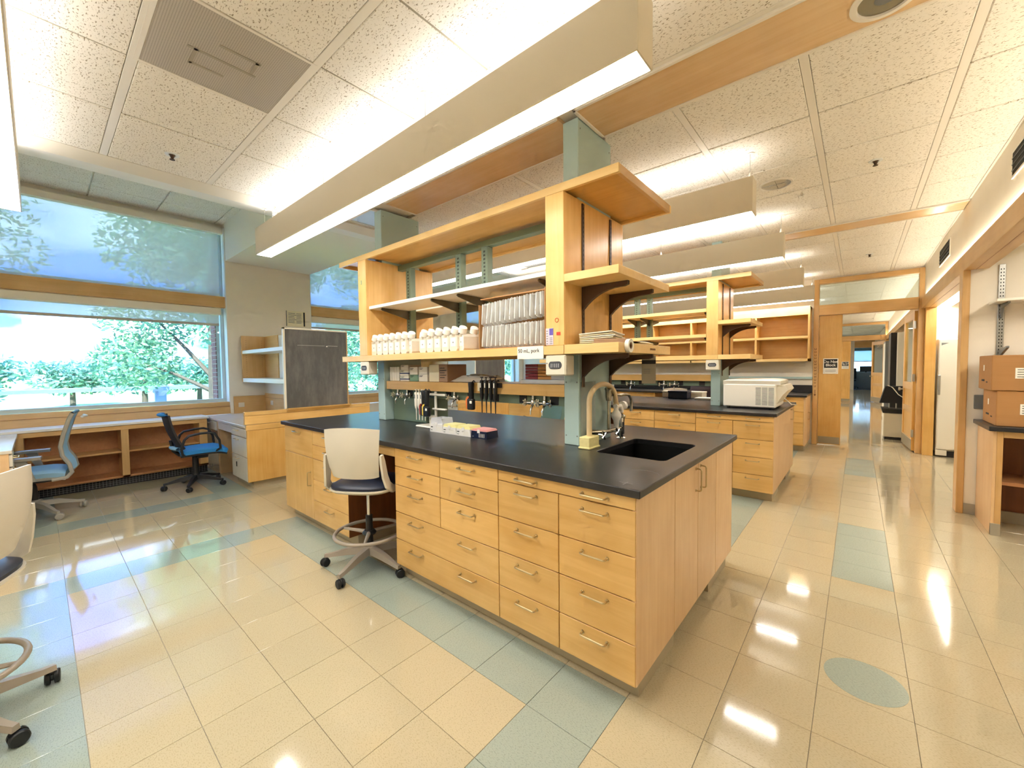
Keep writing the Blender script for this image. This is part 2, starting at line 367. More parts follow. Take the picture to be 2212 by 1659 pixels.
    def sheet(s, fn, nu, nv, thick=0.0):
        # fn(u,v)->point ; optional thickness along the surface normal
        P = [[Vector(fn(i/nu, j/nv)) for j in range(nv+1)] for i in range(nu+1)]
        def nrm(i, j):
            a = P[min(i+1, nu)][j]-P[max(i-1, 0)][j]; b = P[i][min(j+1, nv)]-P[i][max(j-1, 0)]
            c = a.cross(b); return c.normalized() if c.length > 1e-9 else Vector((0, 0, 1))
        vs = [P[i][j] for i in range(nu+1) for j in range(nv+1)]
        I = lambda i, j: i*(nv+1)+j
        fs = [(I(i, j), I(i+1, j), I(i+1, j+1), I(i, j+1)) for i in range(nu) for j in range(nv)]
        if thick:
            o = len(vs); vs += [P[i][j]-nrm(i, j)*thick for i in range(nu+1) for j in range(nv+1)]
            fs += [(o+I(i, j+1), o+I(i+1, j+1), o+I(i+1, j), o+I(i, j)) for i in range(nu) for j in range(nv)]
            for i in range(nu): fs.append((I(i+1, 0), I(i, 0), o+I(i, 0), o+I(i+1, 0))); fs.append((I(i, nv), I(i+1, nv), o+I(i+1, nv), o+I(i, nv)))
            for j in range(nv): fs.append((I(0, j), I(0, j+1), o+I(0, j+1), o+I(0, j))); fs.append((I(nu, j+1), I(nu, j), o+I(nu, j), o+I(nu, j+1)))
        return s._add(vs, fs)
    def xf(s, M, start=0):
        for i in range(start, len(s.v)): s.v[i] = tuple(M @ Vector(s.v[i]))
        return s
    def mesh(s, name, mat, smooth=False, fix=True):
        me = bpy.data.meshes.new(name); me.from_pydata(s.v, [], s.f)
        if fix:
            bm = bmesh.new(); bm.from_mesh(me); bmesh.ops.recalc_face_normals(bm, faces=bm.faces); bm.to_mesh(me); bm.free()
        for mm in (mat if isinstance(mat, (list, tuple)) else [mat]): me.materials.append(MATS[mm])
        if isinstance(mat, (list, tuple)): me.polygons.foreach_set('material_index', s.mi)
        if smooth:
            me.polygons.foreach_set('use_smooth', [True]*len(me.polygons)); me.set_sharp_from_angle(angle=math.radians(38))
        me.update()
        return me
    def build(s, name, mat, parent=None, smooth=False, loc=None, rot=None, label=None, fix=True):
        return inst(name, s.mesh(name, mat, smooth, fix), parent, loc, rot, label)
def face(x0, x1, y0, y1, z, up):
    q = [(x0, y0, z), (x1, y0, z), (x1, y1, z), (x0, y1, z)]
    return MB()._add(q if up else q[::-1], [(0, 1, 2, 3)])
def inst(name, me, parent=None, loc=None, rot=None, label=None):
    o = bpy.data.objects.new(name, me); COL.objects.link(o)
    if parent is not None: o.parent = parent
    if loc is not None: o.location = loc
    if rot is not None: o.rotation_euler = rot
    if label: o['label'] = label
    return o
def B(x0, x1, y0, y1, z0, z1, b=0.0): return MB().box(x0, x1, y0, y1, z0, z1, b)
def tag(o, label=None, cat=None, group=None, kind=None):
    if label: o['label'] = label
    if cat: o['category'] = cat
    if group: o['group'] = group
    if kind: o['kind'] = kind
    return o
def thing(name, label, cat, loc=(0, 0, 0), rz=0.0, group=None):
    o = bpy.data.objects.new(name, None); COL.objects.link(o); o.empty_display_size = 0.1
    o.location = loc; o.rotation_euler = (0, 0, rz)
    return tag(o, label, cat, group)
def struct(name, mb, mat, label=None, smooth=False):
    o = mb.build(name, mat, smooth=smooth); return tag(o, label, kind='structure')
def copy_tree(o, parent=None, loc=None, rz=None, label=None, group=None):
    c = o.copy(); COL.objects.link(c); c.parent = parent
    if loc is not None: c.location = loc
    if rz is not None: c.rotation_euler = (0, 0, rz)
    if label: c['label'] = label
    if group: c['group'] = group
    for ch in list(o.children): copy_tree(ch, c)
    return c
def text(name, s, size, loc, rot, mat, parent=None, align='CENTER', bold=0.0, sx=1.0):
    cu = bpy.data.curves.new(name, 'FONT'); cu.body = s; cu.size = size; cu.align_x = align; cu.align_y = 'CENTER'; cu.offset = bold; cu.extrude = 0.0006; cu.space_line = 0.95
    t = bpy.data.objects.new('tmp_text', cu); COL.objects.link(t)
    dg = bpy.context.evaluated_depsgraph_get(); me = bpy.data.meshes.new_from_object(t.evaluated_get(dg)); bpy.data.objects.remove(t)
    me.name = name; me.materials.clear(); me.materials.append(MATS[mat])
    o = inst(name, me, parent, loc, rot); o.scale = (sx, 1, 1)
    return o
RX = (PI/2, 0, 0)          # lettering on a face that looks towards -Y
RXX = (PI/2, 0, PI/2)      # lettering on a face that looks towards +X
# ================================================================== SETTING
XG, YG, TX, TY = -0.06, 0.04, 0.31, 0.305
def build_floor():
    fl = struct('floor', B(-6.9, 4.2, -4.6, 34, -0.12, -0.0045), 'mortar', 'polished cream vinyl tile floor with grey green bands')
    def green(i, j):
        if 5 > i >= 2 and False: return True
        if i == 2 and j >= 6 and ((j-6) % 11) < 4: return True
        if i in (-1, -11) and (-6 <= j <= -1 or 5 <= j <= 10 or 16 <= j <= 21): return True
        if -11 <= i <= -1 and j in (-1, -6, 5, 10, 16, 21): return True
        if i == -16 and (-6 <= j <= -1 or 5 <= j <= 10): return True
        if i <= -16 and j in (-1, -6, 5, 10): return True
        return False
    g = 0.0009
    def tile(mb, x, y): mb.box(x+g, x+TX-g, y+g, y+TY-g, -0.0044, 0.0, 0.0007)
    tm = MB(); tile(tm, -TX/2, -TY/2)
    mc = tm.mesh('floor_tile', 'tile_cream'); mg = tm.mesh('floor_tile', 'tile_green')
    cells = []
    for i in range(-22, 10):
        for j in range(-14, 96):
            if j > 24 and not (-7 <= i <= 5): continue
            x = XG+i*TX; y = YG+j*TY
            cells.append((i, j, x, y))
    cam = Vector((0.6739, -1.5595)); d = Vector((-math.sin(0.7066), math.cos(0.7066)))
    def hidden(x, y):
        cx, cy = x+TX/2, y+TY/2
        if -3.5 < cx < -0.1 and (0.16 < cy < 1.55 or 3.5 < cy < 4.9): return True
        if cx < -5.0 and 0.2 < cy: return True
        if cx < -0.6 and cy > 1.5: return True
        v = Vector((cx, cy))-cam; dp = v.dot(d)
        if dp < 0.85: return True
        if abs(v.x*d.y-v.y*d.x)/dp > 1.33: return True
        return False
    vis = sorted([c for c in cells if not hidden(c[2], c[3])], key=lambda c: (Vector((c[2]+TX/2, c[3]+TY/2))-cam).length)[:300]
    vs = set((c[0], c[1]) for c in vis)
    for i, j, x, y in vis:
        inst('floor_tile', mg if green(i, j) else mc, fl, (x+TX/2, y+TY/2, 0))
    A, G = MB(), MB()
    for i, j, x, y in cells:
        if (i, j) in vs: continue
        tile(G if green(i, j) else A, x, y)
    tag(A.build('cream_floor_tiles', 'tile_cream', fl, fix=False), kind='stuff'); tag(G.build('green_floor_tiles', 'tile_green', fl, fix=False), kind='stuff')
    MB().lathe([(0.145, 0.0), (0.145, 0.0006), (0, 0.0006)], (0.72, 0.81, 0), 48).build('floor_inlay', 'tile_green', fl, label='round grey green inlay set in the cream floor')
build_floor()

ZC = 2.95
def build_ceiling():
    ce = struct('ceiling', B(-3.62, 1.47, -4.4, 7.5, ZC+0.02, ZC+0.12), 'ceiling_metal', 'suspended ceiling of speckled acoustic tiles in white metal tees')
    def zone(x0, x1, xs, y0, y1, ys, wide, skip=()):
        xs = [x0]+[x for x in sorted(xs) if x0+0.2 < x < x1-0.2]+[x1]; ys = [y0]+[y for y in sorted(ys) if y0+0.2 < y < y1-0.2]+[y1]
        wx, wy = (0.006, 0.022) if wide == 'x' else (0.022, 0.006)
        cache = {}
        for a, b in zip(xs, xs[1:]):
            for c, d in zip(ys, ys[1:]):
                if any(a < px < b and c < py < d for px, py in skip): continue
                k = (round(b-a, 3), round(d-c, 3))
                if k not in cache: cache[k] = B(-(b-a)/2+wx, (b-a)/2-wx, -(d-c)/2+wy, (d-c)/2-wy, 0, 0.018, 0.004).mesh('ceiling_tile', 'acoustic')
                inst('ceiling_tile', cache[k], ce, ((a+b)/2, (c+d)/2, ZC))
        if wide == 'x':
            for y in ys: B(x0, x1, y-0.02, y+0.02, ZC+0.001, ZC+0.02, 0.002).build('ceiling_tee', 'ceiling_metal', ce)
            for x in xs: B(x-0.012, x+0.012, y0, y1, ZC+0.006, ZC+0.02).build('ceiling_tee', 'rubber_base', ce)
        else:
            for x in xs: B(x-0.02, x+0.02, y0, y1, ZC+0.001, ZC+0.02, 0.002).build('ceiling_tee', 'ceiling_metal', ce)
            for y in ys: B(x0, x1, y-0.012, y+0.012, ZC+0.006, ZC+0.02).build('ceiling_tee', 'rubber_base', ce)
    gx = [0.44+0.62*k for k in range(-7, 3)]
    zone(-3.39, 1.45, gx, -4.4, 0.55, [0.02-0.61*k for k in range(0, 9)], 'x', skip=[(-1.73, -0.9)])
    zone(-3.39, 1.45, gx, 0.95, 4.12, [1.58+0.62*k for k in range(0, 5)], 'y', skip=[(-2.9, 3.1)])
    zone(-3.39, 1.45, gx, 4.47, 7.5, [4.9+0.63*k for k in range(0, 5)], 'y')
    # plaster border by the windows and the sloping lip of the daylight cove
    MB().box(-3.62, -3.39, -4.4, 7.5, ZC, ZC+0.02).build('ceiling_border', 'wall_paint', ce)
    MB().prism([(-3.62, ZC), (-4.10, ZC+0.11), (-4.10, 3.66), (-3.62, 3.66)], 'y', -4.4, 7.5).build('cove_lip', 'white_paint', ce)
    # raised ceiling over the windows
    hi = B(-6.75, -4.1, -4.4, 7.5, 3.67, 3.75).build('high_ceiling', 'ceiling_metal', ce)
    tm = B(-0.325, 0.325, -0.325, 0.325, 0, 0.015, 0.004).mesh('ceiling_tile', 'acoustic')
    for iy in range(18):
        for ix in range(4): inst('ceiling_tile', tm, hi, (-6.655+ix*0.66, -4.05+iy*0.664, 3.652))
    # wooden strips between the columns
    def strip(n, x0, x1, y0, y1):
        t = struct('trim_%d' % n, B(x0+0.018, x1, y0+0.018, y1-0.018, ZC-0.004, ZC+0.02), 'panel_wood', 'varnished wooden strip set in the ceiling')
        for q in ((x0, x1, y0, y0+0.02), (x0, x1, y1-0.02, y1), (x0, x0+0.02, y0, y1)):
            B(*q, ZC-0.012, ZC+0.02, 0.002).build('edge_bead', 'ceiling_metal', t)
        return t
    strip(1, -2.68, -0.76, 0.555, 0.945); strip(2, -0.645, 1.44, 0.555, 0.945); strip(3, -2.65, -0.73, 4.125, 4.465); strip(4, -0.61, 1.44, 4.125, 4.465)
build_ceiling()

def build_outer():
    struct('sun_block_roof', B(-7.2, 4.4, -4.8, 34.5, 3.76, 3.95), 'concrete')  # unseen slab added overhead to keep sun and sky light out
    struct('wall_front', B(-6.9, 4.2, -4.6, -4.4, 0, 3.76), 'wall_paint')
    struct('wall_far_right', B(3.3, 3.45, -4.4, 34, 0, 3.76), 'wall_paint')
    # window wall
    wl = struct('wall_left', B(-6.98, -6.70, -4.4, 34, 0, 0.75), 'wall_paint', 'wall with tall shaded windows between plaster piers')
    B(-6.98, -6.78, -4.4, 34, 3.58, 3.76).build('window_head', 'wall_paint', wl)
    B(-6.98, -6.55, 8.5, 34, 0.75, 3.76).build('wall_beyond', 'wall_paint', wl)
    for y0, y1 in ((-4.4, -2.05), (0.36, 1.60), (3.88, 5.10), (7.35, 8.5)):
        B(-6.98, -6.66, y0, y1, 0.75, 3.70).build('pier', 'wall_paint', wl)
        if y0 > 0: struct('trim_soffit_%d' % int(y0), B(-6.655, -4.0, y0, y1, 3.09, 3.66), 'white_paint', 'boxed plaster soffit above the pier between the windows')
    # brick reveal outside, right of the big window
    br = B(-7.22, -6.98, 0.285, 0.50, 0.0, 4.2).build('brick_pier', 'mortar', wl)
    bm_ = B(-0.118, 0.0, -0.012, 0.0, -0.029, 0.029, 0.002).mesh('brick', 'brick_a'); bm2 = B(-0.055, 0.0, -0.012, 0.0, -0.029, 0.029, 0.002).mesh('brick', 'brick_a')
    for k in range(34):
        z = 0.96+k*0.068
        if k % 2: inst('brick', bm_, br, (-6.985, 0.285, z)); inst('brick', bm_, br, (-7.108, 0.285, z))
        else: inst('brick', bm2, br, (-6.985, 0.285, z)); inst('brick', bm_, br, (-7.045, 0.285, z)); inst('brick', bm2, br, (-7.168, 0.285, z))
build_outer()

def window(n, y0, y1, drop):
    w = struct('window_%d' % n, B(-6.80, -6.70, y0, y1, 2.385, 2.555, 0.006), 'trim_wood_y', 'tall window with wooden mid rail and roller shades')
    xg = -6.86
    for (a, b, z0, z1) in ((y0, y1, 0.95, 2.385), (y0, y1, 2.555, 3.58)):
        fr = MB()
        fr.box(xg-0.03, xg+0.04, a, b, z0, z0+0.05, 0.004).box(xg-0.03, xg+0.04, a, b, z1-0.05, z1, 0.004)
        fr.box(xg-0.03, xg+0.04, a, a+0.055, z0+0.05, z1-0.05, 0.004).box(xg-0.03, xg+0.04, b-0.055, b, z0+0.05, z1-0.05, 0.004)
        f = fr.build('window_frame', 'frame_blue', w)
        B(xg-0.005, xg+0.003, a+0.05, b-0.05, z0+0.05, z1-0.05).build('pane', 'glass', f)
    B(-6.80, -6.66, y1-0.012, y1+0.0, 0.95, 3.58).build('jamb', 'frame_white', w); B(-6.80, -6.66, y0, y0+0.012, 0.95, 3.58).build('jamb', 'frame_white', w)
    # upper shade, fully down; lower shade, just out of its box
    B(-6.773, -6.771, y0+0.02, y1-0.06, 2.55, 3.52).build('roller_shade', 'shade_fabric', w)
    B(-6.80, -6.70, y0+0.01, y1-0.01, 3.50, 3.58).build('shade_box', 'wall_paint', w)
    B(-6.815, -6.715, y0+0.015, y1-0.06, 2.275, 2.385, 0.012).build('shade_box', 'cream_lam', w)
    B(-6.772, -6.770, y0+0.03, y1-0.08, drop, 2.28).build('roller_shade', 'shade_fabric', w)
    B(-6.782, -6.760, y0+0.03, y1-0.08, drop-0.035, drop, 0.006).build('hem_bar', 'shade_hem', w)
    # sill and panelling under the glass
    B(-6.80, -6.70, y0, y1, 0.915, 0.95, 0.004).build('window_stool', 'trim_wood_y', w)
    MB().prism([(-6.70, 0.945), (-6.66, 0.77), (-6.70, 0.77)], 'y', y0, y1).build('sill_panel', 'trim_wood_y', w)
    B(-6.675, -6.668, y0, y1, 0.885, 0.889).build('sill_groove', 'case_wood', w)
window(1, -2.05, 0.36, 2.145); window(2, 1.60, 3.88, 2.20); window(3, 5.10, 7.35, 2.15)

def build_right():
    wr = struct('wall_right', B(1.445, 1.9, -4.4, 7.5, 2.45, 3.0), 'wall_paint', 'plaster bulkhead with dark air slots over the wooden header')
    for y0, y1, z0, z1 in ((2.30, 2.74, 2.675, 2.825), (5.20, 5.95, 2.665, 2.84)):
        v = B(1.438, 1.447, y0, y1, z0, z1).build('air_slot', 'dark_slot', wr)
        for k in range(3): B(1.434, 1.446, y0, y1, z0+0.03+k*0.04, z0+0.036+k*0.04).build('slot_louvre', 'black_plastic', v)
        for q in ((y0-0.015, y1+0.015, z0-0.015, z0), (y0-0.015, y1+0.015, z1, z1+0.015), (y0-0.015, y0, z0, z1), (y1, y1+0.015, z0, z1)): B(1.436, 1.446, *q).build('slot_rim', 'ceiling_metal', v)
    hd = struct('trim_5', B(1.41, 1.57, -4.4, 7.46, 2.29, 2.45, 0.003), 'trim_wood_y', 'long wooden header beam over the right hand alcoves')
    B(1.485, 1.490, -4.4, 7.46, 2.2885, 2.2905).build('groove', 'case_wood', hd)
    # stub wall between the two alcoves, with wooden jamb and rubber base
    st = struct('wall_stub', B(1.455, 3.3, 4.11, 4.25, 0.0, 2.95), 'wall_paint', 'short plaster wall between the alcoves')
    B(1.405, 1.455, 4.10, 4.26, 0.0, 2.29, 0.004).build('jamb', 'trim_wood', st)
    B(1.455, 3.3, 4.104, 4.11, 0.0, 0.10, 0.002).build('rubber_base', 'rubber_base', st)
    B(1.50, 1.585, 4.100, 4.111, 1.0, 1.13, 0.003).build('switch_plate', 'equip_grey', st)
    struct('alcove_ceiling', B(1.57, 3.3, -4.4, 8.6, 2.96, 3.05), 'ceiling_metal')
    struct('wall_alcove', B(1.58, 3.3, 8.33, 8.45, 0, 2.96), 'wall_paint')
build_right()

def partition(oy, n):
    """framed wooden doorway with a glazed transom across the corridor"""
    y0, y1 = 7.5+oy, 7.62+oy
    w = struct('wall_partition_%d' % n, B(-6.7, 0.055, y0, y1, 0, 2.96), 'wall_paint', 'plaster wall with a wooden doorway and transom window')
    B(0.055, 0.13, y0-0.02, y1+0.02, 0, 2.93, 0.004).build('door_post', 'trim_wood', w)
    B(1.385, 1.455, y0-0.02, y1+0.02, 0, 2.93, 0.004).build('door_post', 'trim_wood', w)
    B(0.13, 1.385, y0-0.02, y1+0.02, 2.85, 2.93, 0.004).build('head', 'trim_wood_x', w)
    B(0.13, 1.385, y0-0.03, y1+0.02, 2.295, 2.475, 0.004).build('transom_bar', 'trim_wood_x', w)
    B(0.13, 1.385, y0+0.05, y0+0.056, 2.475, 2.85).build('transom_pane', 'glass', w)
    B(0.055, 1.455, y0, y1, 2.93, 2.97).build('infill', 'wall_paint', w)
    B(1.455, 1.575, y0-0.12, y1+0.02, 0, 2.30, 0.004).build('pilaster', 'door_wood', w)
    B(1.455, 3.3, y0+0.02 if n > 1 else 8.30, (y1 if n > 1 else 8.32), 0, 2.96).build('side_wall', 'wall_paint', w)
    # narrow fixed leaf with its notice
    lf = B(0.135, 0.455, y0+0.01, y0+0.055, 0.015, 2.29, 0.004).build('fixed_leaf', 'door_wood', w)
    B(0.145, 0.445, y0+0.006, y0+0.011, 0.03, 0.15, 0.001).build('kick_plate', 'kick_steel', w)
    return w
P1 = partition(0, 1); P2 = partition(10.5, 2)
def notice(y, label, group):
    t = thing('door_notice', label, 'sign', (0.305, y, 1.40), 0, group)
    B(-0.105, 0.105, -0.004, 0, -0.135, 0.135).build('backing', 'paper', t)
    B(-0.092, 0.092, -0.0055, -0.003, -0.03, 0.122).build('black_field', 'ink', t)
    text('lettering', 'Do Not\nBlock', 0.062, (0, -0.0065, 0.047), RX, 'paper', t, bold=0.0012)
    for k in range(2): B(-0.075, 0.075, -0.0052, -0.0038, -0.075-k*0.022, -0.068-k*0.022).build('small_print', 'equip_grey', t)
    for q in ((-0.092, 0.092, -0.122, -0.12), (-0.092, -0.09, -0.122, -0.035), (0.09, 0.092, -0.122, -0.035)): B(q[0], q[1], -0.005, -0.003, q[2], q[3]).build('border_line', 'ink', t)
notice(7.509, 'Do Not Block notice on the nearer wooden door leaf', 'notices on door leaves')
notice(18.009, 'small distant Do Not Block notice farther down the corridor', 'notices on door leaves')

def build_beyond():
    """the next lab module and the room at the end of the corridor"""
    c2 = struct('ceiling_beyond', B(-6.7, 1.47, 7.62, 30.0, ZC, ZC+0.1), 'acoustic')
    for k in range(12): B(-3.4, 1.47, 8.5+k*1.6, 8.53+k*1.6, ZC-0.004, ZC+0.01).build('ceiling_tee', 'ceiling_metal', c2)
    for x in (-0.18, 0.44, 1.06): B(x-0.02, x+0.02, 7.62, 30, ZC-0.005, ZC+0.01).build('ceiling_tee', 'ceiling_metal', c2)
    struct('wall_right_beyond', B(1.47, 1.9, 7.62, 28.4, 2.45, 3.0), 'wall_paint')
    struct('trim_6', B(1.41, 1.57, 7.64, 28.4, 2.29, 2.45, 0.003), 'trim_wood_y')
    struct('wall_inner_beyond', B(-3.2, -3.05, 7.62, 28, 0, 2.96), 'wall_paint')
    we = struct('wall_end', B(-3, 0.50, 28.4, 28.55, 0, 2.96), 'wall_paint')
    B(1.35, 3.3, 28.4, 28.55, 0, 2.96).build('end_side', 'wall_paint', we); B(0.50, 1.35, 28.4, 28.55, 2.35, 2.96).build('end_head', 'trim_wood_x', we)
    struct('floor_end', B(-3, 3.3, 28.4, 34, -0.02, 0.002), 'black_soft')
    wb = struct('wall_end_back', B(-3, 0.35, 33, 33.15, 0, 2.96), 'equip_grey')
    B(1.55, 3.3, 33, 33.15, 0, 2.96).build('side', 'equip_grey', wb); B(0.35, 1.55, 33, 33.15, 0, 0.95).build('below', 'equip_grey', wb); B(0.35, 1.55, 33, 33.15, 2.3, 2.96).build('above', 'equip_grey', wb)
    wf = struct('window_4', MB().box(0.35, 1.55, 33.03, 33.08, 0.95, 1.0).box(0.35, 1.55, 33.03, 33.08, 1.6, 1.64), 'frame_white')
    B(0.35, 1.55, 33.05, 33.06, 0.95, 2.3).build('pane', 'glass', wf); B(0.38, 1.52, 33.02, 33.022, 1.62, 2.3).build('roller_shade', 'shade_fabric', wf)
build_beyond()
# ================================================================== LAMPS AND CEILING FITTINGS
def lamp_proto():
    L = 3.757
    t = thing('pendant_lamp', '', 'lamp')
    # local: long axis X, from -L to 0; y -0.068..0.068; bottom z 0, top 0.249
    hs = MB()
    hs.box(-L, 0, -0.068, -0.062, 0.004, 0.249, 0.001).box(-L, 0, 0.062, 0.068, 0.004, 0.249, 0.001)
    hs.box(-L, -L+0.006, -0.062, 0.062, 0.004, 0.249).box(-0.006, 0, -0.062, 0.062, 0.004, 0.249)
    hs.box(-L+0.006, -0.006, -0.062, 0.062, 0.10, 0.106)
    hs.build('housing', 'fixture_paint', t)
    for k in range(3):
        a = -L+0.008+k*(L-0.016)/3
        face(a+0.003, a+(L-0.016)/3-0.003, -0.061, 0.061, 0.004, False).build('lens', 'lamp_down', t, fix=False)
        face(a+0.05, a+(L-0.016)/3-0.05, -0.055, 0.055, 0.244, True).build('upper_lens', 'lamp_up', t, fix=False)
    for x in (-0.03-1.25*0, -1.257, -2.49, -3.70):
        cb = MB(); cb.cyl((x, 0, 0.24), (x, 0, ZC-2.516), 0.0022, n=6)
        c = cb.build('hanger_cable', 'steel', t)
        MB().lathe([(0.0, 0.0), (0.028, 0.0), (0.024, 0.004), (0.006, 0.012), (0, 0.013)][::-1], (x, 0, ZC-2.516-0.004), 16).build('canopy', 'ceiling_metal', c, smooth=True)
        MB().lathe([(0.016, 0.245), (0.014, 0.26), (0.004, 0.30), (0, 0.30)], (x, 0, 0), 12).build('cable_gripper', 'white_paint', c, smooth=True)
    return t
LAMPS = [(0.075, -0.104, 'long beige pendant lamp hanging over the near edge of the front bench'),
         (0.085, 1.84, 'pendant lamp hanging just behind the front bench shelves'),
         (0.08, 3.43, 'pendant lamp hanging before the second bench shelves'),
         (0.08, 5.37, 'pendant lamp hanging behind the second bench shelves'),
         (0.09, 7.0, 'farthest pendant lamp, close to the back wall cabinets'),
         (0.075, -1.652, 'pendant lamp cut off at the upper left edge of the picture')]
lp = lamp_proto()
for k, (x, y, lab) in enumerate(LAMPS):
    o = lp if k == 0 else copy_tree(lp)
    o.location = (x, y, 2.516); tag(o, lab, 'lamp', 'pendant lamps')
tag(copy_tree(lp, None, (0.075, -3.3, 2.516)), 'pendant lamp behind the camera', 'lamp', 'pendant lamps')
for k, y in enumerate((8.7, 10.5, 12.3, 14.1, 15.9)):  # lamps of the next lab, with extra ones added to brighten it
    copy_tree(lp, None, (0.0, y, 2.516), None, 'pendant lamp in the next lab beyond the doorway', 'pendant lamps beyond the doorway')
for k, y in enumerate((19.5, 22.0, 24.5)):  # lamps added to brighten the far end of the corridor
    copy_tree(lp, None, (0.0, y, 2.516), None, 'added pendant lamp brightening the farthest corridor bay', 'pendant lamps beyond the doorway')

def ceiling_bits():
    t = thing('ceiling_return_vent', 'large perforated grey air vent panel in the ceiling', 'vent', (-1.73, -0.895, ZC))
    B(-0.295, 0.295, -0.285, 0.285, 0.002, 0.012).build('perforated_plate', 'perforated', t)
    fr = MB()
    for q in ((-0.31, 0.31, -0.305, -0.285), (-0.31, 0.31, 0.285, 0.305), (-0.31, -0.295, -0.285, 0.285), (0.295, 0.31, -0.285, 0.285)): fr.box(*q, 0.0, 0.014)
    fr.build('rim', 'ceiling_metal', t)
    for q in ((-0.14, -0.125, -0.12, 0.02), (-0.02, -0.005, -0.15, 0.13), (0.09, 0.105, -0.05, 0.12), (-0.14, -0.0, -0.125, -0.11), (0.0, 0.11, 0.10, 0.115)): B(*q, -0.0004, 0.003).build('duct_edge', 'rubber_base', t)
    t = thing('ceiling_diffuser', 'grey louvred air diffuser in the ceiling above the second bench', 'vent', (-2.9, 3.1, ZC))
    B(-0.30, 0.30, -0.30, 0.30, 0.0, 0.012).build('plate', 'equip_grey', t)
    for k in range(6): B(-0.28, 0.28, -0.25+k*0.1, -0.22+k*0.1, -0.008, 0.0).build('louvre', 'rubber_base', t)
    t = thing('ceiling_panel_light', 'ceiling lens panel coloured pale blue for reflected window light, beside the far green column', 'panel', (-3.09, 0.75, ZC))
    B(-0.19, 0.19, -0.18, 0.18, -0.002, 0.01).build('lens', 'frame_blue', t)  # blue reflection of the windows put into the lens colour
    fr = MB()
    for q in ((-0.21, 0.21, -0.20, -0.18), (-0.21, 0.21, 0.18, 0.20), (-0.21, -0.19, -0.18, 0.18), (0.19, 0.21, -0.18, 0.18)): fr.box(*q, -0.008, 0.012)
    fr.build('rim', 'ceiling_metal', t)
    def downlight(x, y, r, lab, mat):
        t = thing('downlight', lab, 'lamp', (x, y, ZC), 0, 'recessed downlights')
        MB().lathe([(r, -0.003), (r*1.0, -0.010), (r*0.80, -0.014), (r*0.76, 0.0), (r*0.74, 0.012)], (0, 0, 0), 40).build('trim_ring', 'ceiling_metal', t, smooth=True)
        MB().lathe([(r*0.77, -0.006), (r*0.6, 0.010), (r*0.3, 0.016), (0, 0.017)], (0, 0, 0), 32).build('reflector', mat, t, smooth=True)
        MB().lathe([(r*0.36, -0.002), (r*0.30, -0.008), (0, -0.009)], (0, 0, 0), 20).build('lamp_bulb', 'equip_grey', t, smooth=True)
    downlight(0.735, 0.785, 0.118, 'round downlight in the wooden ceiling strip', 'dark_chrome'); 
    t = thing('downlight', 'round chrome downlight with cross baffle in the tiled ceiling', 'lamp', (0.119, 2.543, ZC), 0, 'recessed downlights')
    MB().lathe([(0.125, -0.001), (0.122, -0.008), (0.108, -0.010), (0.104, 0.0)], (0, 0, 0), 40).build('trim_ring', 'ceiling_metal', t, smooth=True)
    MB().lathe([(0.106, -0.005), (0.085, 0.008), (0.04, 0.014), (0, 0.015)], (0, 0, 0), 32).build('reflector', 'chrome', t, smooth=True)
    MB().box(-0.10, 0.10, -0.004, 0.004, -0.008, 0.006).box(-0.004, 0.004, -0.10, 0.10, -0.008, 0.006).build('cross_baffle', 'chrome', t)
    for (x, y, lab) in ((0.746, 2.583, 'small dark sprinkler head in the ceiling right of the chrome downlight'), (-3.026, -0.884, 'small white sprinkler head in the ceiling near the windows'), (0.767, 5.992, 'tiny sprinkler head in the ceiling near the far doorway')):
        t = thing('sprinkler_head', lab, 'sprinkler', (x, y, ZC), 0, 'ceiling sprinklers')
        MB().lathe([(0.042, 0.0), (0.040, -0.005), (0.022, -0.006), (0.02, -0.001)], (0, 0, 0), 24).build('escutcheon', 'frame_white', t, smooth=True)
        MB().lathe([(0.02, 0.0), (0.013, -0.012), (0.007, -0.03), (0.016, -0.034), (0.016, -0.037), (0, -0.038)], (0, 0, 0), 16).build('sprinkler_body', 'bronze', t, smooth=True)
    t = thing('coiled_cord_drop', 'white coiled cord hanging from a round ceiling plate', 'cord', (-3.46, -0.075, ZC))
    MB().lathe([(0.075, 0.0), (0.073, -0.008), (0.055, -0.012), (0, -0.013)], (0, 0, 0), 32).build('ceiling_plate', 'wall_paint', t, smooth=True)
    pts = [(0.016*math.cos(a), 0.016*math.sin(a), -0.03-0.115*a/(14*PI)) for a in [k*PI/6 for k in range(84)]]
    MB().tube([(0, 0, -0.01), (0, 0, -0.03)]+pts+[(0.0, 0, -0.155), (-0.03, 0, -0.185)], 0.0055, 6).build('coil', 'white_paint', t, smooth=True)
    MB().lathe([(0.018, -0.13), (0.014, -0.155), (0.004, -0.165), (0, -0.165)], (0, 0, 0), 12).build('plug', 'white_paint', t, smooth=True)
    a = thing('alcove_lamp', 'bright rectangular lamp under the ceiling of the far alcove', 'lamp', (1.735, 6.95, 2.36))
    B(-0.085, 0.085, -1.35, 1.35, 0, 0.05, 0.004).build('housing', 'ceiling_metal', a); face(-0.08, 0.08, -1.34, 1.34, -0.002, False).build('lens', 'lamp_alcove', a, fix=False)
    MB().cyl((0, -0.6, 0.05), (0, -0.6, 0.60), 0.005, n=6).cyl((0, 0.6, 0.05), (0, 0.6, 0.60), 0.005, n=6).build('hanger', 'steel', a)
    a = thing('alcove_lamp', 'lamp under the ceiling of the near alcove, over the cartons', 'lamp', (2.3, 2.4, 2.6))
    B(-0.15, 0.15, -0.9, 0.9, 0, 0.05, 0.004).build('housing', 'ceiling_metal', a); face(-0.14, 0.14, -0.89, 0.89, -0.002, False).build('lens', 'lamp_alcove', a, fix=False)
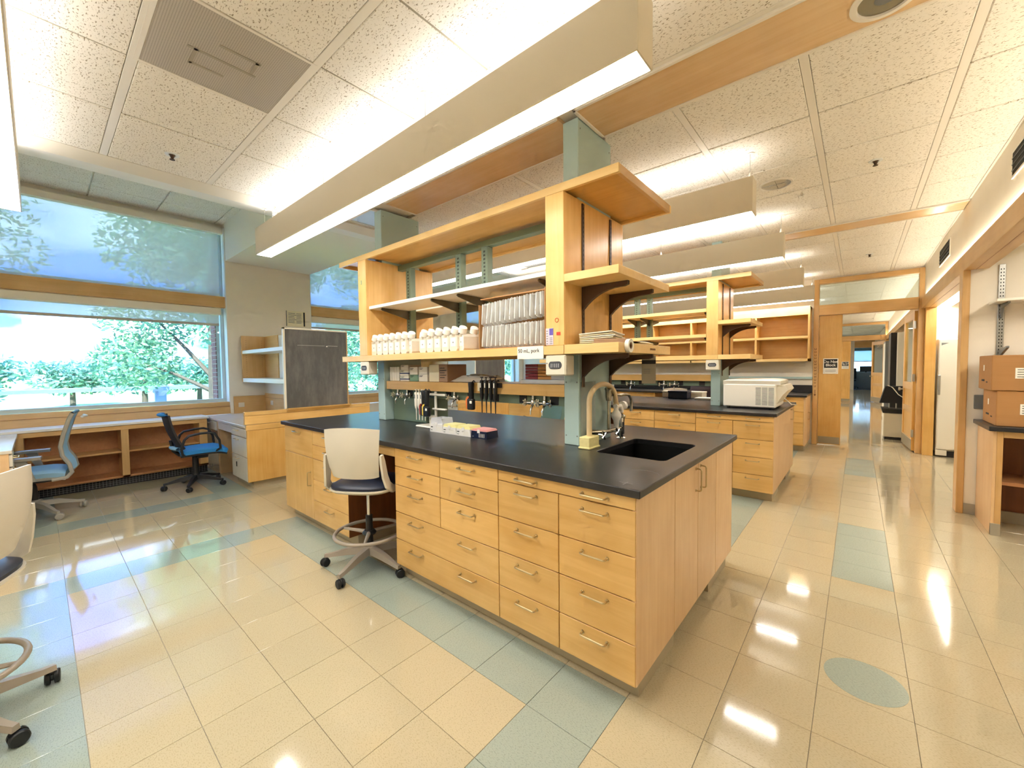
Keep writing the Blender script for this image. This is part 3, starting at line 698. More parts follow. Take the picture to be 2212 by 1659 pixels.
    MB().cyl((0, -0.6, 0.05), (0, -0.6, 0.36), 0.005, n=6).cyl((0, 0.6, 0.05), (0, 0.6, 0.36), 0.005, n=6).build('hanger', 'steel', a)
    c = thing('cove_lamp', 'thin warm strip lamp on top of the wooden header beam', 'lamp', (1.4275, 1.8, 2.45))
    B(-0.010, 0.010, -6.0, 5.55, 0.0, 0.006).build('channel', 'ceiling_metal', c); face(-0.008, 0.008, -5.99, 5.54, 0.0075, True).build('strip', 'lamp_cove', c, fix=False)
    copy_tree(c, None, (1.4275, 13.75, 2.45), None, 'added strip light on the header beam, brightening the ceiling beyond the doorway')  # added strip light, brightens the ceiling past the doorway
ceiling_bits()

# ================================================================== BENCHES
def handle_mesh():
    w, d, r = 0.061, 0.030, 0.0042
    pts = [(-w, 0.002, 0), (-w, -d*0.55, 0)]
    for k in range(1, 5):
        a = k*PI/8; pts.append((-w+0.010*(1-math.cos(a)), -d+0.012*(1-math.sin(a)), 0))
    pts += [(-x, y, z) for (x, y, z) in pts[::-1]]
    mb = MB().tube(pts, r, 8)
    mb.cyl((-w, 0, 0), (-w, -0.004, 0), 0.008, n=10).cyl((w, 0, 0), (w, -0.004, 0), 0.008, n=10)
    return mb.mesh('handle', 'brass_nickel', True)
HANDLE = handle_mesh()
G = 0.0022
ROWS = [0.895, 0.767, 0.642, 0.457, 0.271, 0.092]
def front(parent, name, x0, x1, z0, z1, mat='wood_x', y=0.0, handles='h', dz=0.040):
    """a drawer or door front looking towards -Y, with its pulls"""
    d = B(x0+G, x1-G, y, y+0.02, z0+G, z1-G, 0.0018).build(name, mat, parent)
    hs = [(x0+x1)/2] if handles == 'h' else (handles if isinstance(handles, (list, tuple)) else [])
    for hx in hs: inst('handle', HANDLE, d, (hx, y, z1-min(dz, (z1-z0)*0.5)))
    if handles == 'door': inst('handle', HANDLE, d, (x1-0.055, y, z1-0.19), (0, PI/2, 0))
    return d
def carcass(name, label, cat, o, x0, x1, depth=0.52, group=None, toe=True):
    t = thing(name, label, cat, (o[0], o[1], 0), o[2], group)
    B(x0+0.001, x1-0.001, 0.021, depth, 0.092, 0.895).build('body', 'shade_wood', t)
    if toe: B(x0, x1, 0.075, depth-0.01, 0.0, 0.092).build('toe_kick', 'toe_beige', t)
    return t
def bench(o, which, full=True):
    """one side of an island bench; o = (x, y, rotation)"""
    g = 'base cabinets of the %s' % which
    t = carcass('base_cabinet', 'base cabinet with drawer over door, window end of %s' % which, 'cabinet', o, -3.60, -2.985, group=g)
    front(t, 'drawer', -3.60, -2.985, ROWS[2], ROWS[0]); front(t, 'door', -3.60, -2.985, ROWS[5], ROWS[2], 'wood_z', handles='door')
    t = carcass('drawer_cabinet', 'five drawer cabinet left of the knee space, %s' % which, 'cabinet', o, -2.985, -2.365, group=g)
    for a, b in zip(ROWS, ROWS[1:]): front(t, 'drawer', -2.985, -2.365, b, a)
    t = thing('knee_space_panel', 'apron and dark back panel of the knee space, %s' % which, 'panel', (o[0], o[1], 0), o[2])
    B(-2.365, -1.715, 0.0, 0.02, 0.828, 0.895, 0.0015).build('apron', 'wood_x', t)
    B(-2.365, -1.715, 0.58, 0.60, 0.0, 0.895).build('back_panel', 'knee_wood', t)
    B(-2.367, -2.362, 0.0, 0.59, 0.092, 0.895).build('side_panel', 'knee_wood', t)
    t = carcass('drawer_cabinet', 'wide cabinet, small drawers over two full width ones, %s' % which, 'cabinet', o, -1.715, -0.762, group=g)
    for a, b in zip(ROWS[:4], ROWS[1:4]): front(t, 'drawer', -1.715, -1.24, b, a); front(t, 'drawer', -1.24, -0.762, b, a)
    for a, b in ((ROWS[3], ROWS[4]), (ROWS[4], ROWS[5])): front(t, 'drawer', -1.715, -0.762, b, a, handles=[-1.478, -1.0])
    t = carcass('drawer_cabinet', 'corner drawer cabinet under a thin pull-out board, %s' % which, 'cabinet', o, -0.762, -0.021, 0.52, group=g)
    front(t, 'pull_out_board', -0.762, -0.002, 0.835, ROWS[0], handles=[-0.57, -0.19], dz=0.03)
    for a, b in zip([0.835]+ROWS[2:], ROWS[2:]): front(t, 'drawer', -0.762, -0.38, b, a); front(t, 'drawer', -0.38, -0.002, b, a)
def bench_end(o, which, doors=True):
    t = thing('sink_cabinet', 'end cabinet with wooden doors closing the %s' % which, 'cabinet', (o[0], o[1], 0))
    B(-0.60, -0.021, 0.53, 1.12, 0.092, 0.63).build('body', 'shade_wood', t)
    B(-0.62, -0.06, 0.52, 1.13, 0.0, 0.092).build('toe_kick', 'toe_beige', t)
    ys = [0.002, 0.457, 0.838, 1.218, 1.648] if doors else [0.002, 1.30, 1.648]
    names = ['side_panel', 'door', 'door', 'side_panel'] if doors else ['side_panel', 'door']
    for k, (a, b) in enumerate(zip(ys, ys[1:])):
        d = B(-0.020, 0.0, a+G, b-G, 0.092+G, 0.895-G, 0.0018).build(names[k], 'end_wood', t)
        if names[k] == 'door':
            hy = (b-0.045) if (doors and k == 1) else (a+0.045)
            inst('handle', HANDLE, d, (0.0, hy, 0.795), (0, PI/2, PI/2))
def worktop(o, which, sink=None):
    x0, x1, y0, y1 = -3.625, 0.025, -0.025, 1.675
    bm = bmesh.new()
    def loop(pts): 
        vs = [bm.verts.new((p[0], p[1], 0.93)) for p in pts]
        return [bm.edges.new((vs[i], vs[(i+1) % len(vs)])) for i in range(len(vs))]
    ed = loop([(x0, y0), (x1, y0), (x1, y1), (x0, y1)])
    if sink:
        a, b, c, d = sink; r = 0.035; pts = []
        for cx, cy, st in ((b-r, c+r, -PI/2), (b-r, d-r, 0), (a+r, d-r, PI/2), (a+r, c+r, PI)):
            for k in range(5): pts.append((cx+r*math.cos(st+k*PI/8), cy+r*math.sin(st+k*PI/8)))
        ed += loop(pts)
    bmesh.ops.triangle_fill(bm, use_beauty=True, use_dissolve=False, edges=ed)
    geo = bmesh.ops.extrude_face_region(bm, geom=bm.faces[:])
    for v in [e for e in geo['geom'] if isinstance(e, bmesh.types.BMVert)]: v.co.z = 0.8965
    bmesh.ops.recalc_face_normals(bm, faces=bm.faces)
    be = [e for e in bm.edges if len(e.link_faces) == 2 and e.calc_face_angle(0) > 0.6]
    bmesh.ops.bevel(bm, geom=be, offset=0.003, segments=1, affect='EDGES')
    me = bpy.data.meshes.new('worktop'); bm.to_mesh(me); bm.free(); me.materials.append(MATS['counter_black'])
    w = inst('worktop', me, None, (o[0], o[1], 0)); tag(w, 'black resin worktop of the %s' % which, 'worktop')
    return w
FRONT, SECOND = 'front bench', 'second bench'
bench((0, 0, 0), FRONT); bench_end((0, 0, 0), FRONT)
worktop((0, 0), FRONT, (-0.49, -0.085, 0.545, 1.11))
BX, BY = 0.03, 3.32
bench((BX, BY, 0), SECOND); bench_end((BX, BY, 0), SECOND, False); worktop((BX, BY), SECOND)
# far sides of both islands
for (ox, oy, wh) in ((-3.622, 1.65, 'front bench far side'), (-3.592, BY+1.65, 'second bench far side')): bench((ox, oy, PI), wh)
def basin():
    t = thing('sink_basin', 'black sink basin sunk in the front worktop', 'sink', (0, 0, 0))
    a, b, c, d = -0.492, -0.083, 0.543, 1.112
    m = MB(); z0, z1 = 0.66, 0.898; th = 0.012
    m.box(a-th, a, c-th, d+th, z0, z1).box(b, b+th, c-th, d+th, z0, z1).box(a, b, c-th, c, z0, z1).box(a, b, d, d+th, z0, z1).box(a-th, b+th, c-th, d+th, z0-th, z0)
    m.build('bowl', 'black_sink', t)
    MB().lathe([(0.035, 0.661), (0.035, 0.664), (0.02, 0.665), (0, 0.664)], (-0.29, 0.83, 0), 20).build('drain', 'steel', t, smooth=True)
basin()

# ------------------------------------------------------------------ columns and shelving over the benches
def service_column(x0, x1, y0, y1, z0, lab):
    t = thing('service_column', lab, 'column', ((x0+x1)/2, (y0+y1)/2, z0), 0, 'green metal columns')
    w, d = (x1-x0)/2, (y1-y0)/2
    B(-w, w, -d, d, 0.0, ZC-z0-0.001, 0.004).build('casing', 'green_metal', t)
    sm = MB().lathe([(0.005, 0.0), (0.004, 0.002), (0, 0.0025)], (0, 0, 0), 8, 'y').mesh('screw', 'equip_grey')
    for z in (0.06, 0.40): 
        for sx in (-1, 1): inst('screw', sm, t, (sx*(w-0.015), -d, z), (PI, 0, 0))
    sx_ = MB().lathe([(0.005, 0.0), (0.004, 0.002), (0, 0.0025)], (0, 0, 0), 8, 'x').mesh('screw', 'equip_grey')
    for z in (1.98-0.0,):
        for s in (-1, 1): inst('screw', sx_, t, (w, s*(d-0.025), ZC-z0-0.06))
    return t
service_column(-0.76, -0.65, 0.635, 1.065, 0.93, 'green metal column standing beside the sink of the front bench')
service_column(-2.93, -2.815, 0.625, 1.065, 0.93, 'green metal column at the window end of the front bench')
service_column(-0.76+BX, -0.65+BX, 0.635+BY-0.03, 1.065+BY-0.03, 0.93, 'green metal column at the corridor end of the second bench')
service_column(-2.93+BX, -2.815+BX, 0.635+BY-0.03, 1.065+BY-0.03, 0.93, 'green metal column at the window end of the second bench')

def curved_bracket(h=0.16, w=0.30, t=0.024):
    """bronze shelf bracket with an ogee lower edge, reaching towards +X"""
    pts = [(0.0, 0.0), (w, 0.0), (w, -0.022)]
    for k in range(9):
        u = k/8; x = w*0.92*(1-u); y = -0.03-(h-0.045)*(u**2.6); pts.append((x, y))
    pts += [(0.0, -h)]
    return MB().prism(pts, 'y', -t/2, t/2).mesh('shelf_bracket', 'bronze')
CBR = curved_bracket()
def long_bracket(s):
    pts = [(0, 0), (s*0.29, 0), (s*0.30, -0.010), (s*0.285, -0.022), (0, -0.085)]
    return MB().prism(pts, 'x', -0.005, 0.005).mesh('shelf_bracket', 'bracket_metal')
LBF, LBB = long_bracket(-1), long_bracket(1)
def shelf_unit(o, which, white):
    t = thing('overhead_shelf_unit', 'wooden overhead shelf unit above the %s' % which, 'shelf', (o[0], o[1], 0))
    yf, yb = 0.45, 1.228
    def slab(name, x0, x1, z0, z1, lip=0.022):
        a = B(x0+lip, x1-lip, yf+lip, yb-lip, z1-0.026, z1-0.001).build(name, 'shade_wood', t)
        for q in (yf, yb-lip): B(x0, x1, q, q+lip, z0, z1, 0.0015).build('edge_band', 'edge_x', a)
        for q in (x0, x1-lip): B(q, q+lip, yf+lip, yb-lip, z0, z1, 0.0015).build('edge_band', 'edge_y', a)
        return a
    slab('top_board', -3.31, -0.295, 2.445, 2.493)
    slab('bottom_shelf', -3.29, -0.64, 1.502, 1.555)
    # box pillars around the columns
    for x0, x1 in ((-0.768, -0.638), (-2.948, -2.811)):
        for ya, yc in ((yf+0.001, yf+0.02), (yb-0.02, yb)): B(x0, x1, ya, yc, 1.556, 2.445, 0.0015).build('pillar_face', 'wood_z', t)
        for xa, xc in ((x1-0.016, x1-0.001), (x0+0.001, x0+0.016)): B(xa, xc, yf+0.02, yb-0.02, 1.556, 2.445).build('pillar_side', 'wood_z', t)
    # end shelves on bronze brackets, slotted tracks in the pillar side
    for z0, z1, nm in ((1.921, 1.967, 'end_shelf'), (1.503, 1.557, 'end_shelf')):
        x0 = -0.637
        e = MB().box(x0, -0.295, yf, yb-0.003 if z0 < 1.8 else 1.20, z0, z1, 0.0015).build(nm, 'edge_x', t)
        for y in (0.665, 1.03): inst('shelf_bracket', CBR, e, (x0, y, z0))
    for y in (0.665, 1.03):
        tr = B(-0.640, -0.632, y-0.012, y+0.012, 1.30 if y < 0.9 else 1.30, 2.43).build('slotted_track', 'bronze', t)
        s = MB()
        for k in range(30): s.box(-0.6325, -0.6315, y-0.003, y+0.003, 1.58+k*0.028, 1.594+k*0.028)
        s.build('track_slots', 'dark_slot', tr)
    # green steel frame in the middle of the unit
    B(-2.828, -0.768, 0.80, 0.86, 2.395, 2.445, 0.002).build('rail', 'dark_green_metal', t)
    posts = (-2.645, -1.93, -1.618, -0.86) if white else (-2.645, -1.80, -1.618, -0.80)
    for x in posts:
        p = B(x-0.036, x+0.036, 0.80, 0.86, 1.556, 2.395, 0.003).build('post', 'dark_green_metal', t)
        sl = MB()
        for k in range(26): sl.box(x-0.008, x-0.003, 0.7985, 0.8005, 1.60+k*0.03, 1.615+k*0.03); sl.box(x+0.003, x+0.008, 0.7985, 0.8005, 1.60+k*0.03, 1.615+k*0.03)
        sl.build('post_slots', 'dark_slot', p)
    if white:
        w = B(-2.82, -0.785, 0.48, 0.80, 1.985, 2.013, 0.002).build('mid_shelf', 'white_lam', t); B(-2.82, -0.785, 0.86, 1.20, 1.985, 2.013, 0.002).build('mid_shelf', 'white_lam', t)
        for x in posts:
            inst('shelf_bracket', LBF, w, (x, 0.80, 1.984)); inst('shelf_bracket', LBB, w, (x, 0.86, 1.984))
    else:
        for z in (2.085, 1.775):
            w = B(-2.82, -0.775, 0.47, 0.80, z, z+0.04, 0.0015).build('mid_shelf', 'edge_x', t); B(-2.82, -0.775, 0.86, 1.20, z, z+0.04, 0.0015).build('mid_shelf', 'edge_x', t)
            for x in posts: inst('shelf_bracket', LBF, w, (x, 0.80, z)); inst('shelf_bracket', LBB, w, (x, 0.86, z))
    return t
shelf_unit((0, 0), FRONT, True); shelf_unit((BX, BY-0.03), SECOND, False)
def reagent_shelf(o, which):
    t = thing('reagent_shelf', 'low wooden reagent shelf between the columns of the %s' % which, 'shelf', (o[0], o[1], 0))
    B(-2.813, -0.762, 0.65, 1.05, 1.285, 1.31, 0.0015).build('shelf_board', 'wood_x', t)
    B(-2.813, -0.762, 0.645, 0.665, 1.233, 1.3105, 0.0015).build('front_rail', 'wood_x', t); B(-2.813, -0.762, 1.035, 1.055, 1.233, 1.31, 0.0015).build('back_rail', 'wood_x', t)
    s = B(-2.813, -0.762, 0.70, 1.00, 1.165, 1.233, 0.002).build('service_duct', 'dark_green_metal', t)
    for k in range(7):
        x = -2.5+k*0.27
        p = B(x-0.035, x+0.035, 0.697, 0.70, 1.172, 1.228, 0.002).build('socket_plate', 'black_plastic', s)
    B(-2.813, -2.30, 0.72, 0.98, 0.931, 1.165, 0.003).build('service_box', 'dark_green_metal', t)
reagent_shelf((0, 0), FRONT); reagent_shelf((BX, BY-0.03), SECOND)

def gas_tap(x, y, z, lab, both=True):
    """chrome tap hanging under the reagent shelf"""
    t = thing('laboratory_tap', lab, 'tap', (x, y, z), 0, 'chrome taps under the reagent shelf')
    MB().cyl((0, 0, 0), (0, 0, -0.05), 0.011, n=12).lathe([(0.011, -0.03), (0.018, -0.042), (0.018, -0.062), (0.010, -0.072), (0, -0.073)], (0, 0, 0), 14).build('tap_body', 'chrome', t, smooth=True)
    for s in (-1, 1):
        h = MB().cyl((0, 0, -0.052), (s*0.055, -0.015, -0.052), 0.007, n=10)
        h.build('tap_arm', 'chrome', t, smooth=True)
        k = MB()
        for a in range(3):
            an = a*PI/3+0.4; dx, dz = 0.0, 0
            k.tube([(s*0.058, -0.018-0.026*math.cos(an), -0.052-0.026*math.sin(an)), (s*0.058, -0.018+0.026*math.cos(an), -0.052+0.026*math.sin(an))], 0.005, 6)
        k.build('tap_handle', 'paper_cream' if s < 0 else 'chrome', t, smooth=True)
    MB().tube([(0, 0, -0.065), (0, -0.02, -0.085), (0, -0.03, -0.105), (0, -0.03, -0.135)], [0.008, 0.007, 0.006, 0.004], 8).build('nozzle', 'chrome', t, smooth=True)
for x, w in ((-2.68, 'nearest the far column'), (-2.53, 'second from the far column'), (-1.87, 'in front of the beige instrument'), (-1.05, 'left of the green chair back'), (-0.95, 'right of the green chair back')):
    gas_tap(x, 0.685, 1.233, 'chrome laboratory tap %s under the front reagent shelf' % w)
for x, w in ((-1.83, 'at the left'), (-1.36, 'in the middle'), (-1.22, 'at the right')): gas_tap(x+BX, 0.685+BY-0.03, 1.233, 'chrome tap %s under the second bench shelf' % w)
# ================================================================== SEATING
def five_star(t, r, leg_mat, wheel_mat, a0, hub_z=0.13, n=5, wr=0.029):
    lm = MB()
    # one leg towards +X
    prof = [(0.03, hub_z-0.035, hub_z+0.015, 0.030), (r*0.5, hub_z-0.045, hub_z-0.002, 0.024), (r*0.9, 0.068, 0.092, 0.017), (r+0.012, 0.062, 0.086, 0.014)]
    rings = []
    for x, za, zb, w in prof: rings.append([(x, -w, za), (x, w, za), (x, w*0.72, zb), (x, -w*0.72, zb)])
    vs = [p for rg in rings for p in rg]; fs = [(0, 1, 2, 3), (12, 13, 14, 15)]
    for i in range(3):
        for k in range(4): fs.append((i*4+k, i*4+(k+1) % 4, (i+1)*4+(k+1) % 4, (i+1)*4+k))
    lm._add(vs, fs); leg = lm.mesh('leg', leg_mat, True)
    cm = MB()
    cm.cyl((0, 0, 0.045), (0, 0, 0.078), 0.008, n=8)
    cm.lathe([(0.006, -0.024), (wr*0.86, -0.024), (wr, -0.019), (wr, -0.007), (wr*0.55, -0.005), (wr*0.55, 0.005), (wr, 0.007), (wr, 0.019), (wr*0.86, 0.024), (0.006, 0.024)], (0.012, 0, wr), 18, 'y')
    cm.prism([(-0.014, 0.050), (0.018, 0.060), (0.034, 0.046), (0.040, 0.030), (-0.012, 0.034)], 'y', -0.0045, 0.0045)
    caster = cm.mesh('caster', wheel_mat, True)
    for k in range(n):
        a = a0+k*2*PI/n
        inst('leg', leg, t, (0, 0, 0), (0, 0, a))
        inst('caster', caster, t, (r*math.cos(a), r*math.sin(a), 0), (0, 0, a+1.1+0.7*math.sin(3.1*k)))
    MB().lathe([(0.0, hub_z-0.05), (0.034, hub_z-0.045), (0.045, hub_z), (0.036, hub_z+0.03), (0, hub_z+0.03)], (0, 0, 0), 20).build('hub', leg_mat, t, smooth=True)
def lab_stool(label, loc, rz, base_ang, group):
    t = thing('laboratory_stool', label, 'stool', loc, rz, group)
    five_star(t, 0.315, 'stool_grey', 'black_plastic', base_ang)
    MB().lathe([(0.026, 0.15), (0.024, 0.37), (0.0, 0.37)], (0, 0, 0), 20).build('column_sleeve', 'black_plastic', t, smooth=True)
    MB().cyl((0, 0, 0.36), (0, 0, 0.555), 0.014, n=16).build('gas_lift', 'chrome', t, smooth=True)
    ring = MB().tube([(0.235*math.cos(k*PI/20), 0.235*math.sin(k*PI/20), 0.248) for k in range(40)], 0.0125, 10, closed=True).build('foot_ring', 'stool_grey', t, smooth=True)
    for k in range(3):
        a = 0.5+k*2*PI/3+base_ang
        MB().tube([(0.03*math.cos(a), 0.03*math.sin(a), 0.245), (0.232*math.cos(a), 0.232*math.sin(a), 0.245)], [0.016, 0.009], 8).build('ring_spoke', 'stool_grey', ring, smooth=True)
    MB().lathe([(0.045, 0.232), (0.05, 0.245), (0.034, 0.262), (0.027, 0.262)], (0, 0, 0), 20).build('ring_collar', 'black_plastic', ring, smooth=True)
    MB().box(-0.07, 0.07, -0.09, 0.09, 0.545, 0.572, 0.006).build('seat_mechanism', 'black_plastic', t)
    MB().tube([(0.05, 0.02, 0.553), (0.20, 0.03, 0.540), (0.235, 0.03, 0.528)], [0.006, 0.006, 0.014], 8).build('lever', 'black_plastic', t, smooth=True)
    # seat pan and pad: rounded square outline
    def outline(hw, hd, n=40, p=3.2):
        o = []
        for k in range(n):
            a = 2*PI*k/n; c, s = math.cos(a), math.sin(a)
            o.append((hw*math.copysign(abs(c)**(2/p), c), hd*math.copysign(abs(s)**(2/p), s)+0.015))
        return o
    def pad(levels):
        m = MB(); n = 40; vs = []; fs = []
        for hw, hd, z in levels: vs += [(x, y, z) for x, y in outline(hw, hd)]
        for i in range(len(levels)-1):
            for k in range(n): fs.append((i*n+k, i*n+(k+1) % n, (i+1)*n+(k+1) % n, (i+1)*n+k))
        fs += [tuple(range(n))[::-1], tuple(range((len(levels)-1)*n, len(levels)*n))]
        m._add(vs, fs); return m
    pad([(0.15, 0.15, 0.565), (0.215, 0.21, 0.575), (0.236, 0.232, 0.592), (0.236, 0.232, 0.602)]).build('seat_shell', 'stool_plastic', t, smooth=True)
    pad([(0.226, 0.222, 0.600), (0.228, 0.224, 0.618), (0.205, 0.20, 0.632), (0.12, 0.12, 0.637)]).build('seat_pad', 'navy_vinyl', t, smooth=True)
    # flexible back shell
    def back(u, v):
        x = (u-0.5)*2; w = 0.188+0.012*v-0.02*(1-v)**2
        y = -0.205-0.055*v-0.02*math.sin(v*PI)+0.055*x*x*(0.75+0.25*v)
        z = 0.685+0.355*v-0.018*x*x*v+(0.010*(abs(x)**6) if v < 0.2 else 0)
        return (x*w, y, z)
    MB().sheet(back, 16, 14, 0.010).build('backrest', 'stool_plastic', t, smooth=True)
    for s in (-1, 1):
        pts = [(s*0.225, 0.10, 0.600), (s*0.234, -0.02, 0.594), (s*0.232, -0.10, 0.600), (s*0.222, -0.150, 0.640), (s*0.210, -0.165, 0.70), (s*0.203, -0.182, 0.80), (s*0.200, -0.192, 0.85)]
        m = MB(); rings = []
        for i, p in enumerate(pts):
            w = (0.012, 0.018, 0.026, 0.030, 0.030, 0.026, 0.016)[i]
            d = Vector(pts[min(i+1, 6)])-Vector(pts[max(i-1, 0)]); d.normalize(); nn = Vector((0, d.z, -d.y)).normalized()
            a = Vector(p)
            rings.append([a+nn*w+Vector((s*0.008, 0, 0)), a+nn*w-Vector((s*0.008, 0, 0)), a-nn*w-Vector((s*0.008, 0, 0)), a-nn*w+Vector((s*0.008, 0, 0))])
        vs = [q for rg in rings for q in rg]; fs = [(0, 1, 2, 3), (24, 25, 26, 27)]
        for i in range(6):
            for k in range(4): fs.append((i*4+k, i*4+(k+1) % 4, (i+1)*4+(k+1) % 4, (i+1)*4+k))
        m._add(vs, fs); m.build('back_support', 'stool_plastic', t, smooth=True)
    return t
lab_stool('beige backed drafting stool with navy seat at the knee space of the front bench', (-2.01, -0.03, 0), 0.56, 293*PI/180-0.56, 'laboratory stools')
lab_stool('beige backed drafting stool with navy seat cut off at the left edge', (-2.00, -1.86, 0), 2.72, 0.66-2.72, 'laboratory stools')
lab_stool('stool with pale backrest glimpsed behind the second bench', (-1.75, 5.60, 0), PI+0.2, 0.4, 'laboratory stools')

def task_chair():
    t = thing('task_chair', 'black task chair with bright blue seat by the window shelves', 'chair', (-5.56, -0.32, 0), -0.10)
    five_star(t, 0.30, 'black_plastic', 'black_plastic', -0.45+0.10)
    MB().lathe([(0.034, 0.12), (0.032, 0.36), (0.028, 0.40), (0, 0.40)], (0, 0, 0), 20).build('column', 'black_plastic', t, smooth=True)
    MB().box(-0.10, 0.10, -0.15, 0.14, 0.385, 0.43, 0.015).box(0.02, 0.12, 0.0, 0.12, 0.36, 0.40, 0.01).build('mechanism', 'black_plastic', t)
    def seat(u, v):
        x = (u-0.5)*2; y = (v-0.5)*2
        r = max(abs(x)**4+abs(y)**4, 1e-6)**0.25
        ex = 1.0-0.06*(abs(y)**6); 
        z = 0.485-0.035*max(0, r-0.75)/0.25*0.6-0.05*max(0, y-0.55)**1.5+0.015*abs(x)**2+0.02*max(0, -y-0.6)
        return (x*0.235*ex, y*0.235+0.075, z)
    MB().sheet(seat, 18, 18, 0.045).build('seat', 'blue_fabric', t, smooth=True)
    def pan(u, v):
        p = seat(u, v); return (p[0]*0.97, p[1]*0.97, p[2]-0.046)
    MB().sheet(pan, 14, 14, 0.02).build('seat_pan', 'black_plastic', t, smooth=True)
    def back(u, v):
        x = (u-0.5)*2; w = 0.215-0.02*v
        y = -0.175-0.13*v-0.02*math.sin(v*PI)+0.05*x*x
        return (x*w, y, 0.50+0.41*v)
    bk = MB().sheet(back, 14, 14, 0.022).build('backrest', 'mesh_black', t, smooth=True)
    def top(u, v):
        x = (u-0.5)*2; a = v*2*PI
        p = back(u, 1.0); e = (1-abs(x)**5)
        return (p[0], p[1]-0.012+0.028*math.cos(a)*(0.4+0.6*e), p[2]+0.005+0.018*math.sin(a)*(0.4+0.6*e))
    MB().sheet(top, 14, 10).build('top_roll', 'blue_fabric', bk, smooth=True)
    def low(u, v):
        x = (u-0.5)*2; a = v*2*PI
        p = back(u, 0.06); return (p[0]*1.02, p[1]-0.03+0.03*math.cos(a), p[2]-0.015+0.022*math.sin(a))
    MB().sheet(low, 14, 10).build('lumbar_pad', 'lightblue_fabric', bk, smooth=True)
    MB().tube([(0, -0.05, 0.40), (0, -0.15, 0.41), (0, -0.205, 0.47), (0, -0.225, 0.60)], 0.02, 8).build('back_spine', 'black_plastic', bk, smooth=True)
    for s in (-1, 1):
        MB().tube([(s*0.14, -0.07, 0.42), (s*0.24, -0.14, 0.44), (s*0.262, -0.15, 0.52), (s*0.265, -0.12, 0.62), (s*0.265, -0.08, 0.66), (s*0.262, 0.03, 0.680), (s*0.262, 0.12, 0.683), (s*0.262, 0.17, 0.665), (s*0.26, 0.215, 0.58), (s*0.255, 0.225, 0.48), (s*0.20, 0.17, 0.43)], 0.0135, 10).build('arm_loop', 'black_plastic', t, smooth=True)
task_chair()

def mesh_chair():
    t = thing('ergonomic_chair', 'grey ergonomic chair with pale blue seat and curved slim backrest', 'chair', (-5.50, -1.62, 0), PI-0.12)
    five_star(t, 0.335, 'grey_plastic', 'grey_plastic', 1.65-PI+0.12+0.05, 0.14, 5, 0.032)
    MB().lathe([(0.034, 0.14), (0.024, 0.30), (0, 0.38)], (0, 0, 0), 16).build('column', 'black_plastic', t, smooth=True)
    MB().box(-0.16, 0.16, -0.20, 0.16, 0.355, 0.415, 0.02).build('mechanism', 'black_plastic', t)
    def seat(u, v):
        x = (u-0.5)*2; y = (v-0.5)*2; r = max(abs(x)**4+abs(y)**4, 1e-6)**0.25
        return (x*0.245, y*0.24, 0.478-0.03*max(0, r-0.78)/0.22*0.7)
    MB().sheet(seat, 16, 16, 0.05).build('seat', 'lightblue_fabric', t, smooth=True)
    MB().sheet(lambda u, v: (seat(u, v)[0]*1.01, seat(u, v)[1]*1.01, seat(u, v)[2]-0.05), 14, 14, 0.02).build('seat_pan', 'grey_plastic', t, smooth=True)
    prof = [(-0.17, 0.385), (-0.27, 0.395), (-0.305, 0.44), (-0.29, 0.52), (-0.245, 0.61), (-0.235, 0.70), (-0.26, 0.82), (-0.30, 0.96), (-0.325, 1.02)]
    def bp(v):
        f = v*(len(prof)-1); i = min(int(f), len(prof)-2); q = f-i
        return (prof[i][0]*(1-q)+prof[i+1][0]*q, prof[i][1]*(1-q)+prof[i+1][1]*q)
    def back(u, v):
        x = (u-0.5)*2; y, z = bp(0.28+0.72*v); return (x*(0.235-0.03*v), y+0.025*x*x, z)
    bk = MB().sheet(back, 12, 24, 0.010).build('backrest', 'lightblue_fabric', t, smooth=True)
    for s in (-1, 1):
        MB().tube([(s*(0.24-0.03*k/16), bp(k/16)[0]+0.022, bp(k/16)[1]) for k in range(17)], 0.017, 8).build('back_rail', 'grey_plastic', bk, smooth=True)
    MB().tube([(-0.20, -0.30, 1.02), (0, -0.325, 1.03), (0.20, -0.30, 1.02)], 0.014, 8).build('top_rail', 'black_plastic', bk, smooth=True)
    MB().tube([(-0.10, -0.36, 0.975), (0, -0.385, 0.975), (0.10, -0.36, 0.975)], 0.012, 8).build('coat_bar', 'frame_white', bk, smooth=True)
    for s in (-1, 1):
        MB().prism([(-0.055, 0.40), (-0.015, 0.395), (0.075, 0.60), (0.0, 0.61)], 'x', s*0.265, s*0.295).build('arm_post', 'grey_plastic', t)
        def pad(u, v, s=s):
            x = (u-0.5)*2; y = (v-0.5)*2
            return (s*0.275+x*0.045*(1-0.35*max(0, y)**3), y*0.15+0.055, 0.635-0.012*max(0, y)**2-0.006*x*x)
        MB().sheet(pad, 8, 14, 0.026).build('arm_pad', 'grey_plastic', t, smooth=True)
mesh_chair()
